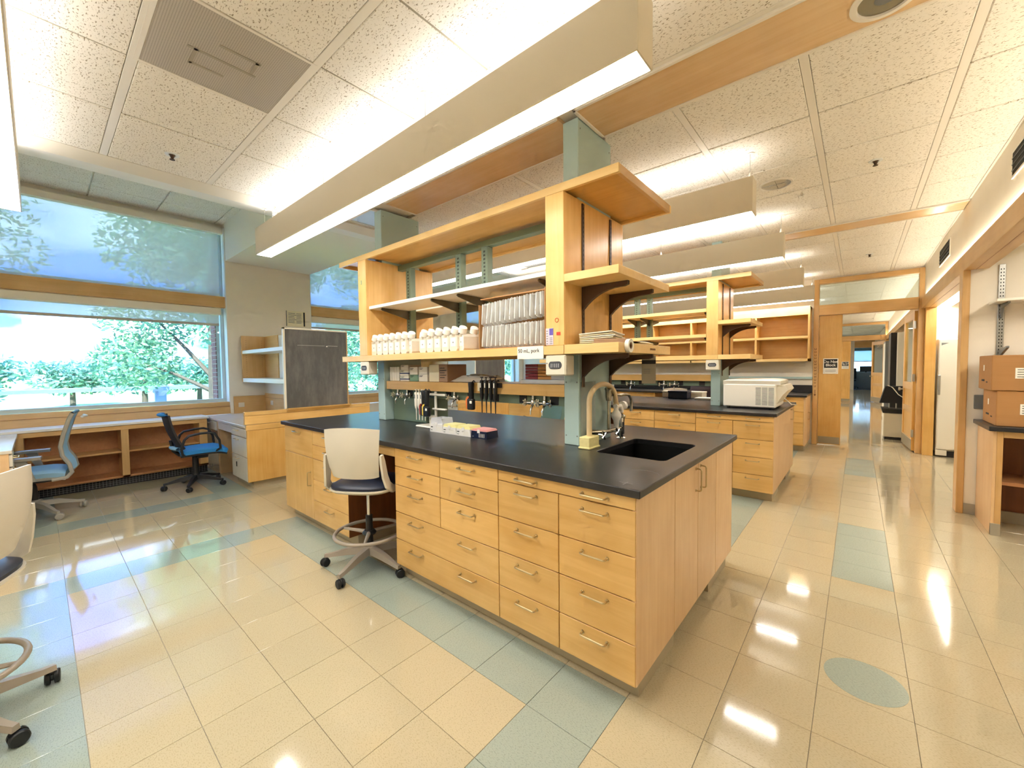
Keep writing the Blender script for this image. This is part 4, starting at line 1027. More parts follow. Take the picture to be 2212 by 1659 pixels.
def plain_chair(name, label, loc, rz, mat, fab):
    t = thing(name, label, 'chair', loc, rz, 'chairs seen between the benches')
    five_star(t, 0.30, 'black_plastic', 'black_plastic', 0.3)
    MB().lathe([(0.03, 0.12), (0.024, 0.52), (0, 0.52)], (0, 0, 0), 16).build('column', 'black_plastic', t, smooth=True)
    def seat(u, v):
        x = (u-0.5)*2; y = (v-0.5)*2; r = max(abs(x)**4+abs(y)**4, 1e-6)**0.25
        return (x*0.235, y*0.235, 0.60-0.03*max(0, r-0.75)/0.25)
    MB().sheet(seat, 12, 12, 0.06).build('seat', fab, t, smooth=True)
    def back(u, v):
        x = (u-0.5)*2; return (x*(0.23-0.03*v*v), -0.21-0.07*v+0.04*x*x-0.02*math.sin(v*PI), 0.70+0.43*v-0.03*x**4*v)
    MB().sheet(back, 12, 12, 0.045).build('backrest', fab, t, smooth=True)
    MB().tube([(0, -0.05, 0.53), (0, -0.24, 0.56), (0, -0.275, 0.72)], 0.018, 8).build('back_spine', 'black_plastic', t, smooth=True)
    for s in (-1, 1): MB().tube([(s*0.20, -0.1, 0.56), (s*0.28, -0.1, 0.62), (s*0.285, -0.08, 0.78), (s*0.28, 0.05, 0.815), (s*0.28, 0.14, 0.79), (s*0.20, 0.12, 0.56)], 0.013, 8).build('arm_loop', 'black_plastic', t, smooth=True)
plain_chair('swivel_chair', 'tufted green vinyl chair seen under the front reagent shelf', (-2.22, 2.32, 0), 2.75, 'black_plastic', 'green_vinyl')
plain_chair('swivel_chair', 'dark purple chair back seen under the second reagent shelf', (-1.15, 5.55, 0), PI+2.9, 'black_plastic', 'purple_vinyl')

# ================================================================== WINDOW SIDE FURNITURE
def window_shelves():
    t = thing('low_bookcase', 'long low open wooden bookcase under the big window', 'bookcase', (-6.30, -0.85, 0))
    y0, y1 = -1.19, 0.825
    B(-0.36, -0.35, y0, y1, 0.10, 0.74).build('back_panel', 'case_wood', t)
    B(-0.36, 0.0, y0, y1, 0.105, 0.13, 0.0015).build('bottom_board', 'case_wood', t)
    for a, b in ((y0, y0+0.36), (-0.055, 0.015), (y1-0.09, y1)): B(-0.36, 0.0, a, b, 0.105, 0.74, 0.0015).build('upright', 'trim_wood', t)
    B(-0.02, 0.002, y0, y1, 0.705, 0.76, 0.0015).build('top_rail', 'trim_wood_y', t)
    B(-0.35, -0.03, y0+0.36, -0.055, 0.415, 0.437, 0.0015).build('shelf_board', 'panel_wood_y', t); B(-0.35, -0.03, 0.015, y1-0.09, 0.415, 0.437, 0.0015).build('shelf_board', 'panel_wood_y', t)
    gr = B(-0.10, -0.06, y0, y1, 0.0, 0.105).build('toe_grille', 'black_soft', t)
    m = MB()
    for k in range(70): m.box(-0.060, -0.056, y0+0.03*k, y0+0.03*k+0.004, 0.01, 0.10)
    for k in range(4): m.box(-0.060, -0.056, y0, y1, 0.018+k*0.024, 0.021+k*0.024)
    m.build('grille_bars', 'equip_grey', gr)
    tp = B(-0.355, 0.022, y0, y1+0.02, 0.761, 0.79, 0.003).build('window_counter', 'white_lam', None)
    tp.location = (-6.30, -0.85, 0); tag(tp, 'white laminate counter top over the low bookcase', 'counter')
window_shelves()

def peninsula(oy, which, tail, detail=True):
    """desk peninsula with a partition, upper shelves and a blackboard on its end"""
    # desk facing -Y
    t = thing('desk', 'wooden kneehole desk with pale top %s' % which, 'desk', (-4.82, oy+0.05, 0))
    B(-1.83, -0.05, -0.03, 0.76, 0.735, 0.765, 0.003).build('desk_top', 'desk_pale', t)
    # pedestal by the aisle
    B(-0.60, -0.024, 0.0, 0.75, 0.09, 0.735).build('pedestal', 'end_wood', t)
    B(-1.22, -0.60, -0.005, 0.015, 0.625, 0.725, 0.0015).build('pencil_drawer', 'desk_pale', t)
    for z0, z1 in ((0.62, 0.725), (0.385, 0.612), (0.092, 0.378)):
        d = B(-0.596, -0.03, -0.02, 0.0, z0+G, z1-G, 0.0018).build('drawer', 'desk_pale', t)
        inst('handle', HANDLE, d, (-0.38, -0.02, z1-0.035))
    B(-0.42, -0.40, -0.026, -0.018, 0.23, 0.29).build('label_holder', 'ink', t)
    B(-1.28, -1.22, 0.0, 0.75, 0.0, 0.735).build('side_leg', 'end_wood', t)
    dl = B(-1.80, -1.28, -0.02, 0.0, 0.60, 0.725, 0.0018).build('drawer', 'desk_pale', t); inst('handle', HANDLE, dl, (-1.62, -0.02, 0.69))
    B(-1.80, -1.28, 0.0, 0.75, 0.59, 0.735).build('drawer_box', 'end_wood', t)
    B(-1.22, -0.60, 0.70, 0.74, 0.05, 0.735).build('modesty_panel', 'knee_wood', t)
    B(-0.62, -0.06, 0.05, 1.48, 0.0, 0.09).build('plinth', 'toe_beige', t)
    # end panel, shared with the desk on the other side
    e = thing('desk_end_panel', 'broad golden wooden end panel of the desks %s' % which, 'panel', (-4.82, oy+0.82, 0))
    B(-0.022, 0.0, -0.79, 0.79, 0.09, 0.711, 0.002).build('lower_panel', 'door_wood', e)
    B(-0.024, 0.004, -0.795, 0.795, 0.714, 0.778, 0.002).build('rail', 'wood_y', e)
    B(-0.045, 0.0, -0.805, 0.805, 0.782, 0.886, 0.002).build('upper_board', 'wood_y', e); B(-0.047, 0.002, -0.807, 0.807, 0.889, 0.934, 0.002).build('cap_board', 'wood_y', e)
    # partition and its shelves
    p = struct('wall_desk_%s' % tail, B(-6.66, -4.87, oy+0.85, oy+0.89, 0.766, 1.955), 'wall_paint', 'low plaster partition between the desks')
    w = MB().box(-6.655, -5.80, oy+0.838, oy+0.85, 0.766, 1.06).build('wainscot', 'trim_wood_x', p)
    B(-6.655, -5.80, oy+0.835, oy+0.84, 0.99, 0.995).build('wainscot_groove', 'case_wood', p)
    B(-6.655, -6.64, oy+0.40, oy+0.85, 0.766, 1.03).build('wainscot', 'trim_wood_y', p)
    B(-6.645, -6.638, oy+0.46, oy+0.54, 0.86, 0.93, 0.002).build('outlet_plate', 'outlet', p); B(-6.40, -6.30, oy+0.830, oy+0.838, 0.88, 0.95, 0.002).build('outlet_plate', 'outlet', p)
    s = thing('wall_shelves', 'two pale shelves with a wooden side board %s' % which, 'shelf', (-6.60, oy+0.85, 1.25))
    B(0, 0.022, -0.34, 0, 0.0, 0.715, 0.0015).build('side_board', 'trim_wood', s)
    B(0.022, 0.55, -0.014, 0, 0.0, 0.715).build('back_board', 'trim_wood_x', s)
    for z in (0.0, 0.435): B(0.022, 1.70, -0.335, -0.014, z, z+0.05 if z else 0.06, 0.002).build('shelf_board', 'white_lam', s)
    m = MB()
    for k in range(18):
        for yy in (-0.28, -0.06): m.box(0.0215, 0.0225, yy-0.003, yy+0.003, 0.08+k*0.033, 0.086+k*0.033)
    m.build('peg_holes', 'knee_wood', s)
    # blackboard
    b = thing('blackboard', 'chalk smeared blackboard %s' % which, 'blackboard', (-4.82, oy+0.885, 0.936))
    B(-0.03, -0.008, -0.40, 0.405, 0.0, 1.01).build('board', 'blackboard', b)
    B(-0.034, -0.002, -0.425, -0.40, -0.0, 1.03, 0.002).build('frame_strip', 'cream_lam', b); B(-0.034, -0.002, -0.425, 0.42, 1.01, 1.03, 0.002).build('frame_strip', 'cream_lam', b); B(-0.034, -0.002, 0.405, 0.42, 0.0, 1.01, 0.002).build('frame_strip', 'trim_wood', b)
    MB().prism([(-0.03, 0.0), (0.06, 0.0), (0.065, 0.012), (0.06, 0.012), (0.055, -0.005), (0.0, -0.045), (-0.03, -0.045)], 'y', -0.41, 0.42).build('chalk_tray', 'wood_y', b)
    if detail:
        n = MB(); n.box(-0.0078, -0.0074, 0.12, 0.14, 0.80, 0.812).box(-0.0078, -0.0074, 0.14, 0.28, 0.812, 0.815).box(-0.0078, -0.0074, -0.25, 0.10, 0.811, 0.813)
        n.build('chalk_marks', 'paper', b)
peninsula(0.0, 'beside the big window', 'one'); peninsula(3.35, 'of the farther window bay', 'two', False)
def left_desk():
    t = thing('desk', 'pale topped desk at the left edge of the picture', 'desk', (-4.82, -1.72, 0))
    B(-1.45, 0.0, -0.9, 0.0, 0.735, 0.765, 0.003).build('desk_top', 'desk_pale', t)
    B(-0.33, -0.01, -0.88, -0.02, 0.09, 0.735).build('pedestal', 'end_wood', t); B(-1.45, -1.39, -0.88, -0.02, 0.0, 0.735).build('side_leg', 'end_wood', t)
    B(-1.39, -0.33, -0.88, -0.84, 0.1, 0.735).build('modesty_panel', 'knee_wood', t); B(-0.31, -0.05, -0.86, -0.08, 0.0, 0.09).build('plinth', 'toe_beige', t)
    for z0, z1 in ((0.62, 0.725), (0.385, 0.612), (0.092, 0.378)):
        d = B(-0.32, -0.02, -0.02, 0.0, z0+G, z1-G, 0.0018).build('drawer', 'desk_pale', t); inst('handle', HANDLE, d, (-0.17, 0.0, z1-0.04), (0, 0, PI))
left_desk()
def notice_sheet():
    t = thing('wall_notice', 'framed printed notice pinned on the pier above the blackboard', 'notice', (-6.657, 1.36, 2.30))
    B(0, 0.004, -0.165, 0.155, -0.13, 0.13).build('sheet', 'paper_cream', t)
    B(0.0035, 0.006, 0.115, 0.140, -0.12, 0.12).build('black_bar', 'ink', t); B(0.0035, 0.006, -0.165, -0.152, -0.13, 0.13).build('edge_bar', 'equip_grey', t)
    for k in range(7):
        z = 0.09-k*0.026
        B(0.0035, 0.005, -0.13, -0.02+0.02*math.sin(k*2.0), z-0.005, z+0.004).build('print_line', 'equip_grey', t); B(0.0035, 0.005, 0.0, 0.085+0.015*math.sin(k*3.1), z-0.005, z+0.004).build('print_line', 'equip_grey', t)
notice_sheet()
# ================================================================== BACK WALL BENCH
def back_wall():
    o = (0.03, 6.55, 0)
    g = 'cabinets of the back wall bench'
    segs = [(-0.62, -0.02), (-1.24, -0.62), (-1.86, -1.24), (-3.1, -2.48), (-3.72, -3.1)]
    labs = ['drawer cabinet of the back bench beside the doorway', 'second drawer cabinet of the back bench from the doorway', 'third drawer cabinet of the back bench from the doorway', 'fourth drawer cabinet of the back bench from the doorway', 'drawer cabinet at the window end of the back bench']
    for (x0, x1), lab in zip(segs, labs):
        t = carcass('drawer_cabinet', lab, 'cabinet', o, x0, x1, 0.90, g)
        for a, b in zip([0.895, 0.842, 0.655, 0.475, 0.29], [0.842, 0.655, 0.475, 0.29, 0.105]): front(t, 'drawer', x0, x1, b, a)
    e = thing('cabinet_end_door', 'tall narrow end panel of the back bench', 'panel', (0.03, 6.55, 0))
    B(-0.02, 0.0, 0.0, 0.44, 0.092, 0.895, 0.0018).build('panel', 'end_wood', e); d = B(-0.02, 0.0, 0.445, 0.90, 0.092, 0.895, 0.0018).build('door', 'end_wood', e)
    inst('handle', HANDLE, d, (0.0, 0.50, 0.55), (0, PI/2, PI/2))
    w = B(-3.80, 0.05, 6.52, 7.477, 0.8965, 0.93, 0.003).build('worktop', 'counter_black', None); tag(w, 'black worktop of the back wall bench', 'worktop')
    s = B(-3.80, 0.05, 7.478, 7.497, 0.931, 1.06, 0.003).build('backsplash', 'counter_black', None); tag(s, 'black upstand along the back wall bench', 'backsplash')
    r = B(-3.80, 0.05, 7.46, 7.497, 1.17, 1.21, 0.003).build('service_rail', 'green_metal', None); tag(r, 'grey green service rail on the back wall', 'rail')
    # open upper cabinets
    c = thing('open_wall_cabinet', 'open golden wooden wall cabinet over the back bench', 'cabinet', (0.03, 7.14, 1.49))
    x0 = -3.9
    B(x0, 0.0, 0.34, 0.357, 0.0, 0.96).build('back_board', 'shade_wood', c)
    B(x0, 0.0, 0.0, 0.34, 0.0, 0.048, 0.0015).build('bottom_board', 'edge_x', c); B(x0, 0.0, 0.0, 0.34, 0.90, 0.96, 0.0015).build('top_board', 'edge_x', c)
    B(x0, 0.0, -0.002, 0.02, 0.81, 0.96, 0.0015).build('top_rail', 'edge_x', c)
    for x in (0.0, -0.80, -1.95, -2.75, x0+0.03): B(x-0.03, x, 0.0, 0.34, 0.0, 0.96, 0.0015).build('upright', 'wood_z', c)
    for a, b in ((-0.80, -0.03), (-1.95, -0.83), (-2.75, -1.98), (x0+0.03, -2.78)): B(a, b, 0.01, 0.34, 0.405, 0.445, 0.0015).build('shelf_board', 'edge_x', c)
    B(-0.25, -0.08, 0.335, 0.345, -0.09, -0.03, 0.002).build('wall_clip', 'wall_paint', c)
back_wall()

# ================================================================== RIGHT HAND ALCOVES
def right_alcove():
    t = thing('open_base_cabinet', 'open wooden base cabinet against the stub wall at the right edge', 'cabinet', (1.53, 3.53, 0))
    B(0.0, 0.02, 0.0, 0.57, 0.0, 0.865, 0.002).build('end_panel', 'end_wood', t)
    B(0.02, 0.055, -0.001, 0.02, 0.10, 0.865, 0.002).build('face_stile', 'trim_wood', t); B(0.0, 0.055, -0.004, 0.022, 0.0, 0.10, 0.002).build('stile_shoe', 'rubber_base', t)
    B(0.055, 1.70, 0.0, 0.02, 0.815, 0.865, 0.002).build('face_rail', 'trim_wood_x', t)
    B(0.02, 1.70, 0.50, 0.52, 0.10, 0.865).build('back_panel', 'knee_wood', t); B(0.055, 1.70, 0.10, 0.50, 0.405, 0.435, 0.002).build('shelf_board', 'case_wood', t); B(0.02, 1.70, 0.47, 0.50, 0.0, 0.10).build('toe_base', 'rubber_base', t)
    B(1.68, 1.70, 0.0, 0.57, 0.0, 0.865).build('far_panel', 'end_wood', t)
    w = B(1.50, 3.28, 3.49, 4.103, 0.868, 0.905, 0.003).build('worktop', 'counter_black', None); tag(w, 'dark worktop under the cartons at the right edge', 'worktop')
    for k, (x, y, z, w_, d, h, lab) in enumerate(((1.545, 3.56, 0.906, 0.62, 0.46, 0.290, 'lower taped cardboard carton on the right hand counter'), (1.512, 3.55, 1.198, 0.62, 0.46, 0.290, 'upper taped cardboard carton stacked on another at the right edge'))):
        c = thing('cardboard_carton', lab, 'box', (x, y, z), 0, 'stacked cartons')
        B(0, w_, 0, d, 0, h, 0.004).build('carton_body', 'carton', c)
        B(0.27, 0.33, -0.0015, 0.10, h-0.07, h+0.001).build('tape', 'box_kraft', c); B(0.27, 0.33, -0.0015, 0.0, 0.0, 0.05).build('tape', 'box_kraft', c)
        lb = B(0.125, 0.30, -0.002, 0.0, h-0.19, h-0.105).build('shipping_label', 'paper', c)
        for q in range(4): B(0.135, 0.285-0.03*(q % 2), -0.0028, -0.0015, h-0.122-q*0.019, h-0.117-q*0.019).build('print_line', 'ink', lb)
        B(-0.0015, 0.0, 0.25, 0.28, h-0.13, h-0.08).build('sticker', 'paper', c)
        for (a, b, z0, z1) in ((0.24, 0.34, 0.07, 0.085), (0.13, 0.18, 0.06, 0.07)): B(-0.0012, 0.0, a, b, z0, z1).build('stamped_mark', 'ink', c)
    s = thing('bracket_wall_shelf', 'white wall shelf on slotted standards at the right edge', 'shelf', (1.645, 4.108, 1.40))
    for x in (0.0, 0.8):
        st = B(x-0.02, x+0.02, -0.012, 0, 0.06, 0.91, 0.002).build('slotted_standard', 'steel', s)
        m = MB()
        for k in range(27): m.box(x-0.011, x-0.005, -0.0128, -0.0115, 0.08+k*0.03, 0.092+k*0.03); m.box(x+0.005, x+0.011, -0.0128, -0.0115, 0.08+k*0.03, 0.092+k*0.03)
        m.build('slots', 'dark_slot', st)
    for z in (0.55, 0.14):
        for x in (0.0, 0.8):
            MB().prism([(-0.012, 0.0), (-0.26, 0.0), (-0.26, -0.012), (-0.05, -0.035), (-0.035, -0.12), (-0.012, -0.12)] if z > 0.3 else [(-0.012, 0.0), (-0.27, 0.03), (-0.27, 0.015), (-0.012, -0.06)], 'x', x-0.008, x+0.008).build('bracket', 'equip_grey', s).location = (0, 0, z)
    B(-0.075, 1.2, -0.30, -0.012, 0.552, 0.575, 0.002).build('shelf_board', 'white_lam', s)
    f = thing('upright_freezer', 'tall white upright freezer in the far alcove', 'freezer', (1.60, 7.36, 0))
    B(0, 0.78, 0.05, 0.82, 0.06, 1.80, 0.006).build('cabinet', 'fridge_white', f); B(0.005, 0.775, 0.0, 0.045, 0.11, 1.795, 0.012).build('door', 'fridge_white', f)
    B(0.12, 0.70, 0.02, 0.06, 0.0, 0.09).build('grille', 'black_plastic', f); B(0.0, 0.12, 0.01, 0.06, 0.02, 0.105, 0.004).build('foot_panel', 'fridge_white', f); B(0.03, 0.75, 0.10, 0.80, 0.0, 0.06).build('base', 'black_plastic', f)
    MB().prism([(0.03, 1.70), (0.11, 1.735), (0.03, 1.74)], 'y', -0.003, 0.001).build('badge', 'equip_grey', f)
    B(0.0, 0.03, -0.02, 0.0, 0.95, 1.25, 0.004).build('latch', 'steel', f)
right_alcove()

# ================================================================== CORRIDOR
def corridor():
    d = thing('door_leaf', 'open wooden door with tall glass pane in the corridor', 'door', (1.37, 7.60, 0), PI/2+0.06)
    # leaf runs along local +X
    L, H = 0.95, 2.27
    B(0, 0.12, -0.022, 0.022, 0.02, H, 0.003).build('stile', 'door_wood', d); B(L-0.12, L, -0.022, 0.022, 0.02, H, 0.003).build('stile', 'door_wood', d)
    for z0, z1 in ((0.02, 0.22), (0.62, 0.72), (1.0, 1.12), (H-0.13, H)): B(0.12, L-0.12, -0.022, 0.022, z0, z1, 0.003).build('door_rail', 'trim_wood_x', d)
    B(0.12, L-0.12, -0.012, 0.012, 0.22, 0.62).build('door_panel', 'door_wood', d); B(0.12, L-0.12, -0.012, 0.012, 0.72, 1.0).build('door_panel', 'door_wood', d)
    B(0.12, L-0.12, -0.004, 0.004, 1.12, H-0.13).build('pane', 'glass', d)
    B(0.005, L-0.005, -0.026, 0.026, 0.025, 0.20, 0.001).build('kick_plate', 'kick_steel', d)
    MB().cyl((L-0.06, -0.06, 0.98), (L-0.06, 0.06, 0.98), 0.012, n=10).cyl((L-0.06, 0.06, 0.98), (L-0.06, 0.085, 0.98), 0.03, n=14).cyl((L-0.06, -0.085, 0.98), (L-0.06, -0.06, 0.98), 0.03, n=14).build('knob', 'steel', d, smooth=True)
    for z in (0.3, 1.2, 2.05): B(-0.012, 0.012, 0.0, 0.03, z-0.06, z+0.06).build('hinge', 'steel', d)
    d2 = copy_tree(d, None, (1.40, 18.1, 0), PI/2+0.35, 'distant open wooden door with glass pane near the corridor end')
    b = thing('waste_cabinet', 'beige waste cabinet with black top in the corridor', 'cabinet', (1.055, 8.86, 0))
    B(0, 0.36, 0, 0.45, 0.05, 0.50, 0.008).build('cabinet_body', 'equip_beige', b); B(0.02, 0.34, 0.02, 0.43, 0.0, 0.05).build('base', 'black_plastic', b)
    MB().prism([(-0.01, 0.50), (0.37, 0.50), (0.37, 0.56), (-0.03, 0.59)], 'y', -0.01, 0.46).build('lid', 'black_plastic', b)
    m = thing('desk_lamp_monitor', 'black angled hood standing on the corridor cabinet', 'equipment', (1.06, 9.0, 0.60))
    MB().prism([(-0.06, 0.08), (0.42, 0.08), (0.42, 0.40), (0.02, 0.40)], 'y', 0.0, 0.28).build('hood', 'black_soft', m)
    MB().cyl((0.08, 0.1, -0.03), (0.08, 0.1, 0.09), 0.01, n=8).cyl((0.18, 0.1, -0.03), (0.18, 0.1, 0.09), 0.01, n=8).build('stand', 'steel', m, smooth=True)
    MB().tube([(0.05, 0.02, 0.42), (0.12, 0.0, 0.38), (0.2, -0.02, 0.25), (0.32, -0.02, 0.15)], 0.008, 6).build('cable', 'paper', m, smooth=True)
    f = thing('corridor_freezer', 'tall white freezer with black edge farther along the corridor', 'freezer', (1.20, 10.4, 0))
    B(0.10, 0.75, 0.0, 0.75, 0.80, 2.10, 0.006).build('door', 'equip_white', f); B(0.0, 0.75, 0.02, 0.80, 0.0, 2.10, 0.004).build('cabinet', 'black_plastic', f)
    c = thing('tall_locker', 'tall locker with steel edge deep in the corridor', 'locker', (1.18, 12.2, 0))
    B(0, 0.5, 0, 0.9, 0, 2.0, 0.005).build('body', 'equip_grey', c); B(-0.004, 0.0, 0.02, 0.43, 0.05, 1.95).build('door', 'equip_white', c); B(-0.004, 0.0, 0.46, 0.88, 0.05, 1.95).build('door', 'equip_white', c)
    k = thing('end_room_desk', 'dark desk with monitor in the dim room at the corridor end', 'desk', (0.95, 30.2, 0))
    B(-0.35, 0.75, 0, 0.7, 0.0, 0.95, 0.006).build('desk_body', 'equip_grey', k); B(-0.2, 0.35, 0.2, 0.25, 1.0, 1.32, 0.006).build('monitor', 'black_plastic', k); MB().cyl((0.08, 0.24, 0.95), (0.08, 0.24, 1.1), 0.03, n=10).build('monitor_stand', 'black_plastic', k)
    p = thing('swivel_chair', 'dark chair silhouette in the room at the corridor end', 'chair', (0.40, 30.0, 0)); five_star(p, 0.28, 'black_plastic', 'black_plastic', 0.2)
    MB().box(-0.2, 0.2, -0.2, 0.2, 0.45, 0.53, 0.03).build('seat', 'black_soft', p); MB().box(-0.2, 0.2, 0.17, 0.23, 0.55, 1.2, 0.03).build('backrest', 'black_soft', p); MB().cyl((0, 0, 0.12), (0, 0, 0.46), 0.03, n=10).build('column', 'black_plastic', p); MB().cyl((0, 0.15, 0.48), (0, 0.2, 0.62), 0.025, n=8).build('back_spine', 'black_plastic', p)
    # faded vertical marks on the near door post
    v = thing('post_lettering', 'faded vertical stencilled marks with an arrow on the door post', 'lettering', (0.092, 7.479, 1.25))
    random.seed(3)
    for q in range(13): 
        z = 0.44-q*0.055
        m = MB(); m.box(-0.016, -0.010, -0.0012, 0.0005, z, z+0.034).box(0.006, 0.012, -0.0012, 0.0005, z+0.006*random.random(), z+0.034)
        if q % 2: m.box(-0.016, 0.012, -0.0012, 0.0005, z+0.014, z+0.020)
        else: m.box(-0.016, 0.012, -0.0012, 0.0005, z, z+0.006)
        m.build('stencil_mark', 'knee_wood', v)
    MB().prism([(-0.004, -0.27), (-0.004, -0.35), (-0.018, -0.35), (0.0, -0.385), (0.018, -0.35), (0.004, -0.35), (0.004, -0.27)], 'y', -0.0012, 0.0005).build('arrow', 'knee_wood', v)
corridor()

# ================================================================== THINGS ON THE SECOND BENCH
def centrifuge():
    t = thing('benchtop_centrifuge', 'white benchtop centrifuge with side vents on the second bench', 'centrifuge', (-0.54, 3.72, 0.93))
    W, D, H = 0.53, 0.62, 0.285
    MB().box(0, W, 0, D, 0.018, H, 0.012).build('housing', 'equip_white', t)
    MB().prism([(W-0.001, 0.06), (W+0.055, 0.16), (W+0.105, 0.22), (W+0.08, H-0.01), (W-0.001, H-0.01)], 'y', 0.03, D-0.03).build('control_nose', 'equip_beige', t)
    def lid(u, v):
        x = (u-0.5)*2; y = (v-0.5)*2
        return (W/2+0.02+x*(W/2+0.02), D/2+y*(D/2+0.002), H+0.055-0.02*max(abs(x)**6, abs(y)**6))
    MB().sheet(lid, 14, 14, 0.045).build('lid', 'equip_white', t, smooth=True)
    m = MB()
    for r in range(14):
        for c in range(3): m.box(0.335+c*0.062, 0.387+c*0.062, -0.0012, 0.004, 0.05+r*0.0145, 0.0565+r*0.0145)
    m.build('vent_slots', 'equip_grey', t)
    for x, y in ((0.05, 0.05), (W-0.05, 0.05), (0.05, D-0.05), (W-0.05, D-0.05)): MB().cyl((x, y, 0.0), (x, y, 0.02), 0.02, n=12).build('rubber_foot', 'black_plastic', t)
    MB().tube([(W+0.02, 0.5, 0.10), (W+0.08, 0.62, 0.02), (W+0.12, 0.72, 0.012)], 0.006, 6).build('cable', 'paper', t, smooth=True)
centrifuge()
def tray_boxes():
    for x, y, w, d, h, m, lab in ((-1.55, 4.75, 0.28, 0.2, 0.12, 'navy', 'navy tray box on the second bench'), (-1.72, 4.98, 0.6, 0.25, 0.10, 'equip_white', 'white carton on the far edge of the second bench'), (-1.15, 4.7, 0.75, 0.22, 0.03, 'paper', 'white plastic tray on the second bench')):
        t = thing('storage_tray', lab, 'tray', (x, y, 0.93)); B(0, w, 0, d, 0, h*0.75, 0.006).build('tray_body', m, t); B(-0.004, w+0.004, -0.004, d+0.004, h*0.75, h, 0.004).build('tray_rim', m, t)
tray_boxes()

# ================================================================== THINGS ON AND ABOVE THE FRONT BENCH
def flask_meshes():
    # flat culture flask standing on its edge, neck tilted towards +X
    w, h, d = 0.0435, 0.128, 0.11
    b = MB().prism([(-w+0.012, 0.0), (w-0.012, 0.0), (w, 0.018), (w, 0.105), (w-0.020, h), (-w+0.006, h), (-w, 0.118), (-w, 0.018)], 'y', -d/2, d/2)
    b.tube([(-0.004, -0.045, h-0.012), (0.012, -0.045, h+0.022)], 0.020, 14)
    body = b.mesh('flask_body', 'bottle_plastic')
    cap = MB().tube([(0.004, -0.045, h+0.008), (0.022, -0.045, h+0.046), (0.024, -0.045, h+0.049)], [0.0315, 0.0305, 0.027], 18).mesh('cap', 'cap_white', True)
    lab = B(-0.028, 0.028, -d/2-0.0012, -d/2+0.001, 0.036, 0.104).mesh('paper_label', 'paper', False)
    mark = B(-0.006, 0.006, -d/2-0.0018, -d/2, 0.062, 0.072).mesh('print_mark', 'equip_grey', False)
    return body, cap, lab, mark
FB = flask_meshes()
def bottles():
    def one(x, y, rz, lab, grp, z=1.5558):
        t = thing('culture_flask', lab, 'flask', (x, y, z), rz, grp)
        inst('flask_body', FB[0], t); inst('cap', FB[1], t); l = inst('paper_label', FB[2], t); inst('print_mark', FB[3], l)
    ords = ['first', 'second', 'third', 'fourth', 'fifth', 'sixth', 'seventh', 'eighth']
    for k in range(6): one(-2.772+k*0.0945, 0.55, 0.0, 'clear culture flask with white cap, %s from the left end pillar' % ords[k], 'culture flasks in the left row')
    for k in range(2): one(-2.205+0.025*k, 0.56+k*0.10, -0.30, '%s sideways culture flask ending the left row' % ['nearer', 'farther'][k], 'culture flasks in the left row')
    for k in range(5): one(-2.035+k*0.0935, 0.55, 0.0, 'clear culture flask with white cap, %s in the row beside the carton' % ords[k], 'culture flasks in the right row')
    for k in range(3): one(-1.57+0.022*k, 0.56+k*0.095, -0.30, '%s sideways culture flask ending the right row' % ['nearest', 'middle', 'farthest'][k], 'culture flasks in the right row')
bottles()
ORD = ['first', 'second', 'third', 'fourth', 'fifth', 'sixth', 'seventh', 'eighth', 'ninth', 'tenth', 'eleventh', 'twelfth', 'thirteenth']
def bag_carton():
    t = thing('open_carton', 'open cardboard carton packed with clear bags on the overhead shelf', 'box', (-1.36, 0.47, 1.556))
    W, D, H = 0.575, 0.30, 0.36
    B(0, W, 0, D, 0, 0.006).build('bottom', 'carton', t); B(0, W, D-0.006, D, 0, H).build('back_wall', 'carton', t)
    B(0, 0.006, 0.0, D, 0, H-0.05).build('side_wall', 'carton', t); B(W-0.006, W, 0.0, D, 0, H).build('side_wall', 'carton', t)
    MB().prism([(0.02, H-0.005), (D, H), (D, H-0.006), (0.02, H-0.012)], 'x', 0, W).build('top_flap', 'carton', t)
    def bag(seed):
        r = random.Random(seed); ph = [r.random()*6 for _ in range(6)]
        def f(u, v):
            a = u*2*PI; wv = 0.75+0.25*math.sin(PI*v)**0.4
            pin = 1.0 if 0.06 < v < 0.93 else 0.55
            rx = (0.0205+0.003*math.sin(3*a+ph[0]+8*v))*wv; ry = (0.045+0.004*math.sin(2*a+ph[1]+5*v))*wv*pin
            return (rx*math.cos(a)+0.002*math.sin(9*v+ph[2]), ry*math.sin(a)+0.003*math.sin(7*v+ph[3]), 0.158*v+0.004*math.sin(4*a+ph[4])*(1 if v > 0.9 else 0))
        return MB().sheet(f, 14, 12).mesh('clear_bag', 'clear_film', True)
    kinds = [bag(s) for s in range(5)]
    seam = B(-0.003, 0.003, -0.048, -0.044, 0.012, 0.15, 0.001).mesh('bag_seam', 'tip_white')
    names = ['lower', 'upper']
    for row in range(2):
        for k in range(13):
            for dpt in range(1):
                o = inst('clear_bag', kinds[(k*2+row+dpt) % 5], None, (-1.36+0.030+k*0.0425, 0.515+dpt*0.10, 1.563+row*(0.155+0.0022*k)), (0.03*math.sin(k*2.1+row), 0.10-0.008*k+0.03*math.sin(k*1.3), 0))
                tag(o, '%s sealed clear bag from the left, %s %s of the carton' % (ORD[k], names[row], 'front row' if dpt == 0 else 'back row'), 'bag', 'clear bags in the %s %s of the carton' % (names[row], 'front row' if dpt == 0 else 'back row'))
                if dpt == 0: inst('bag_seam', seam, o)
bag_carton()
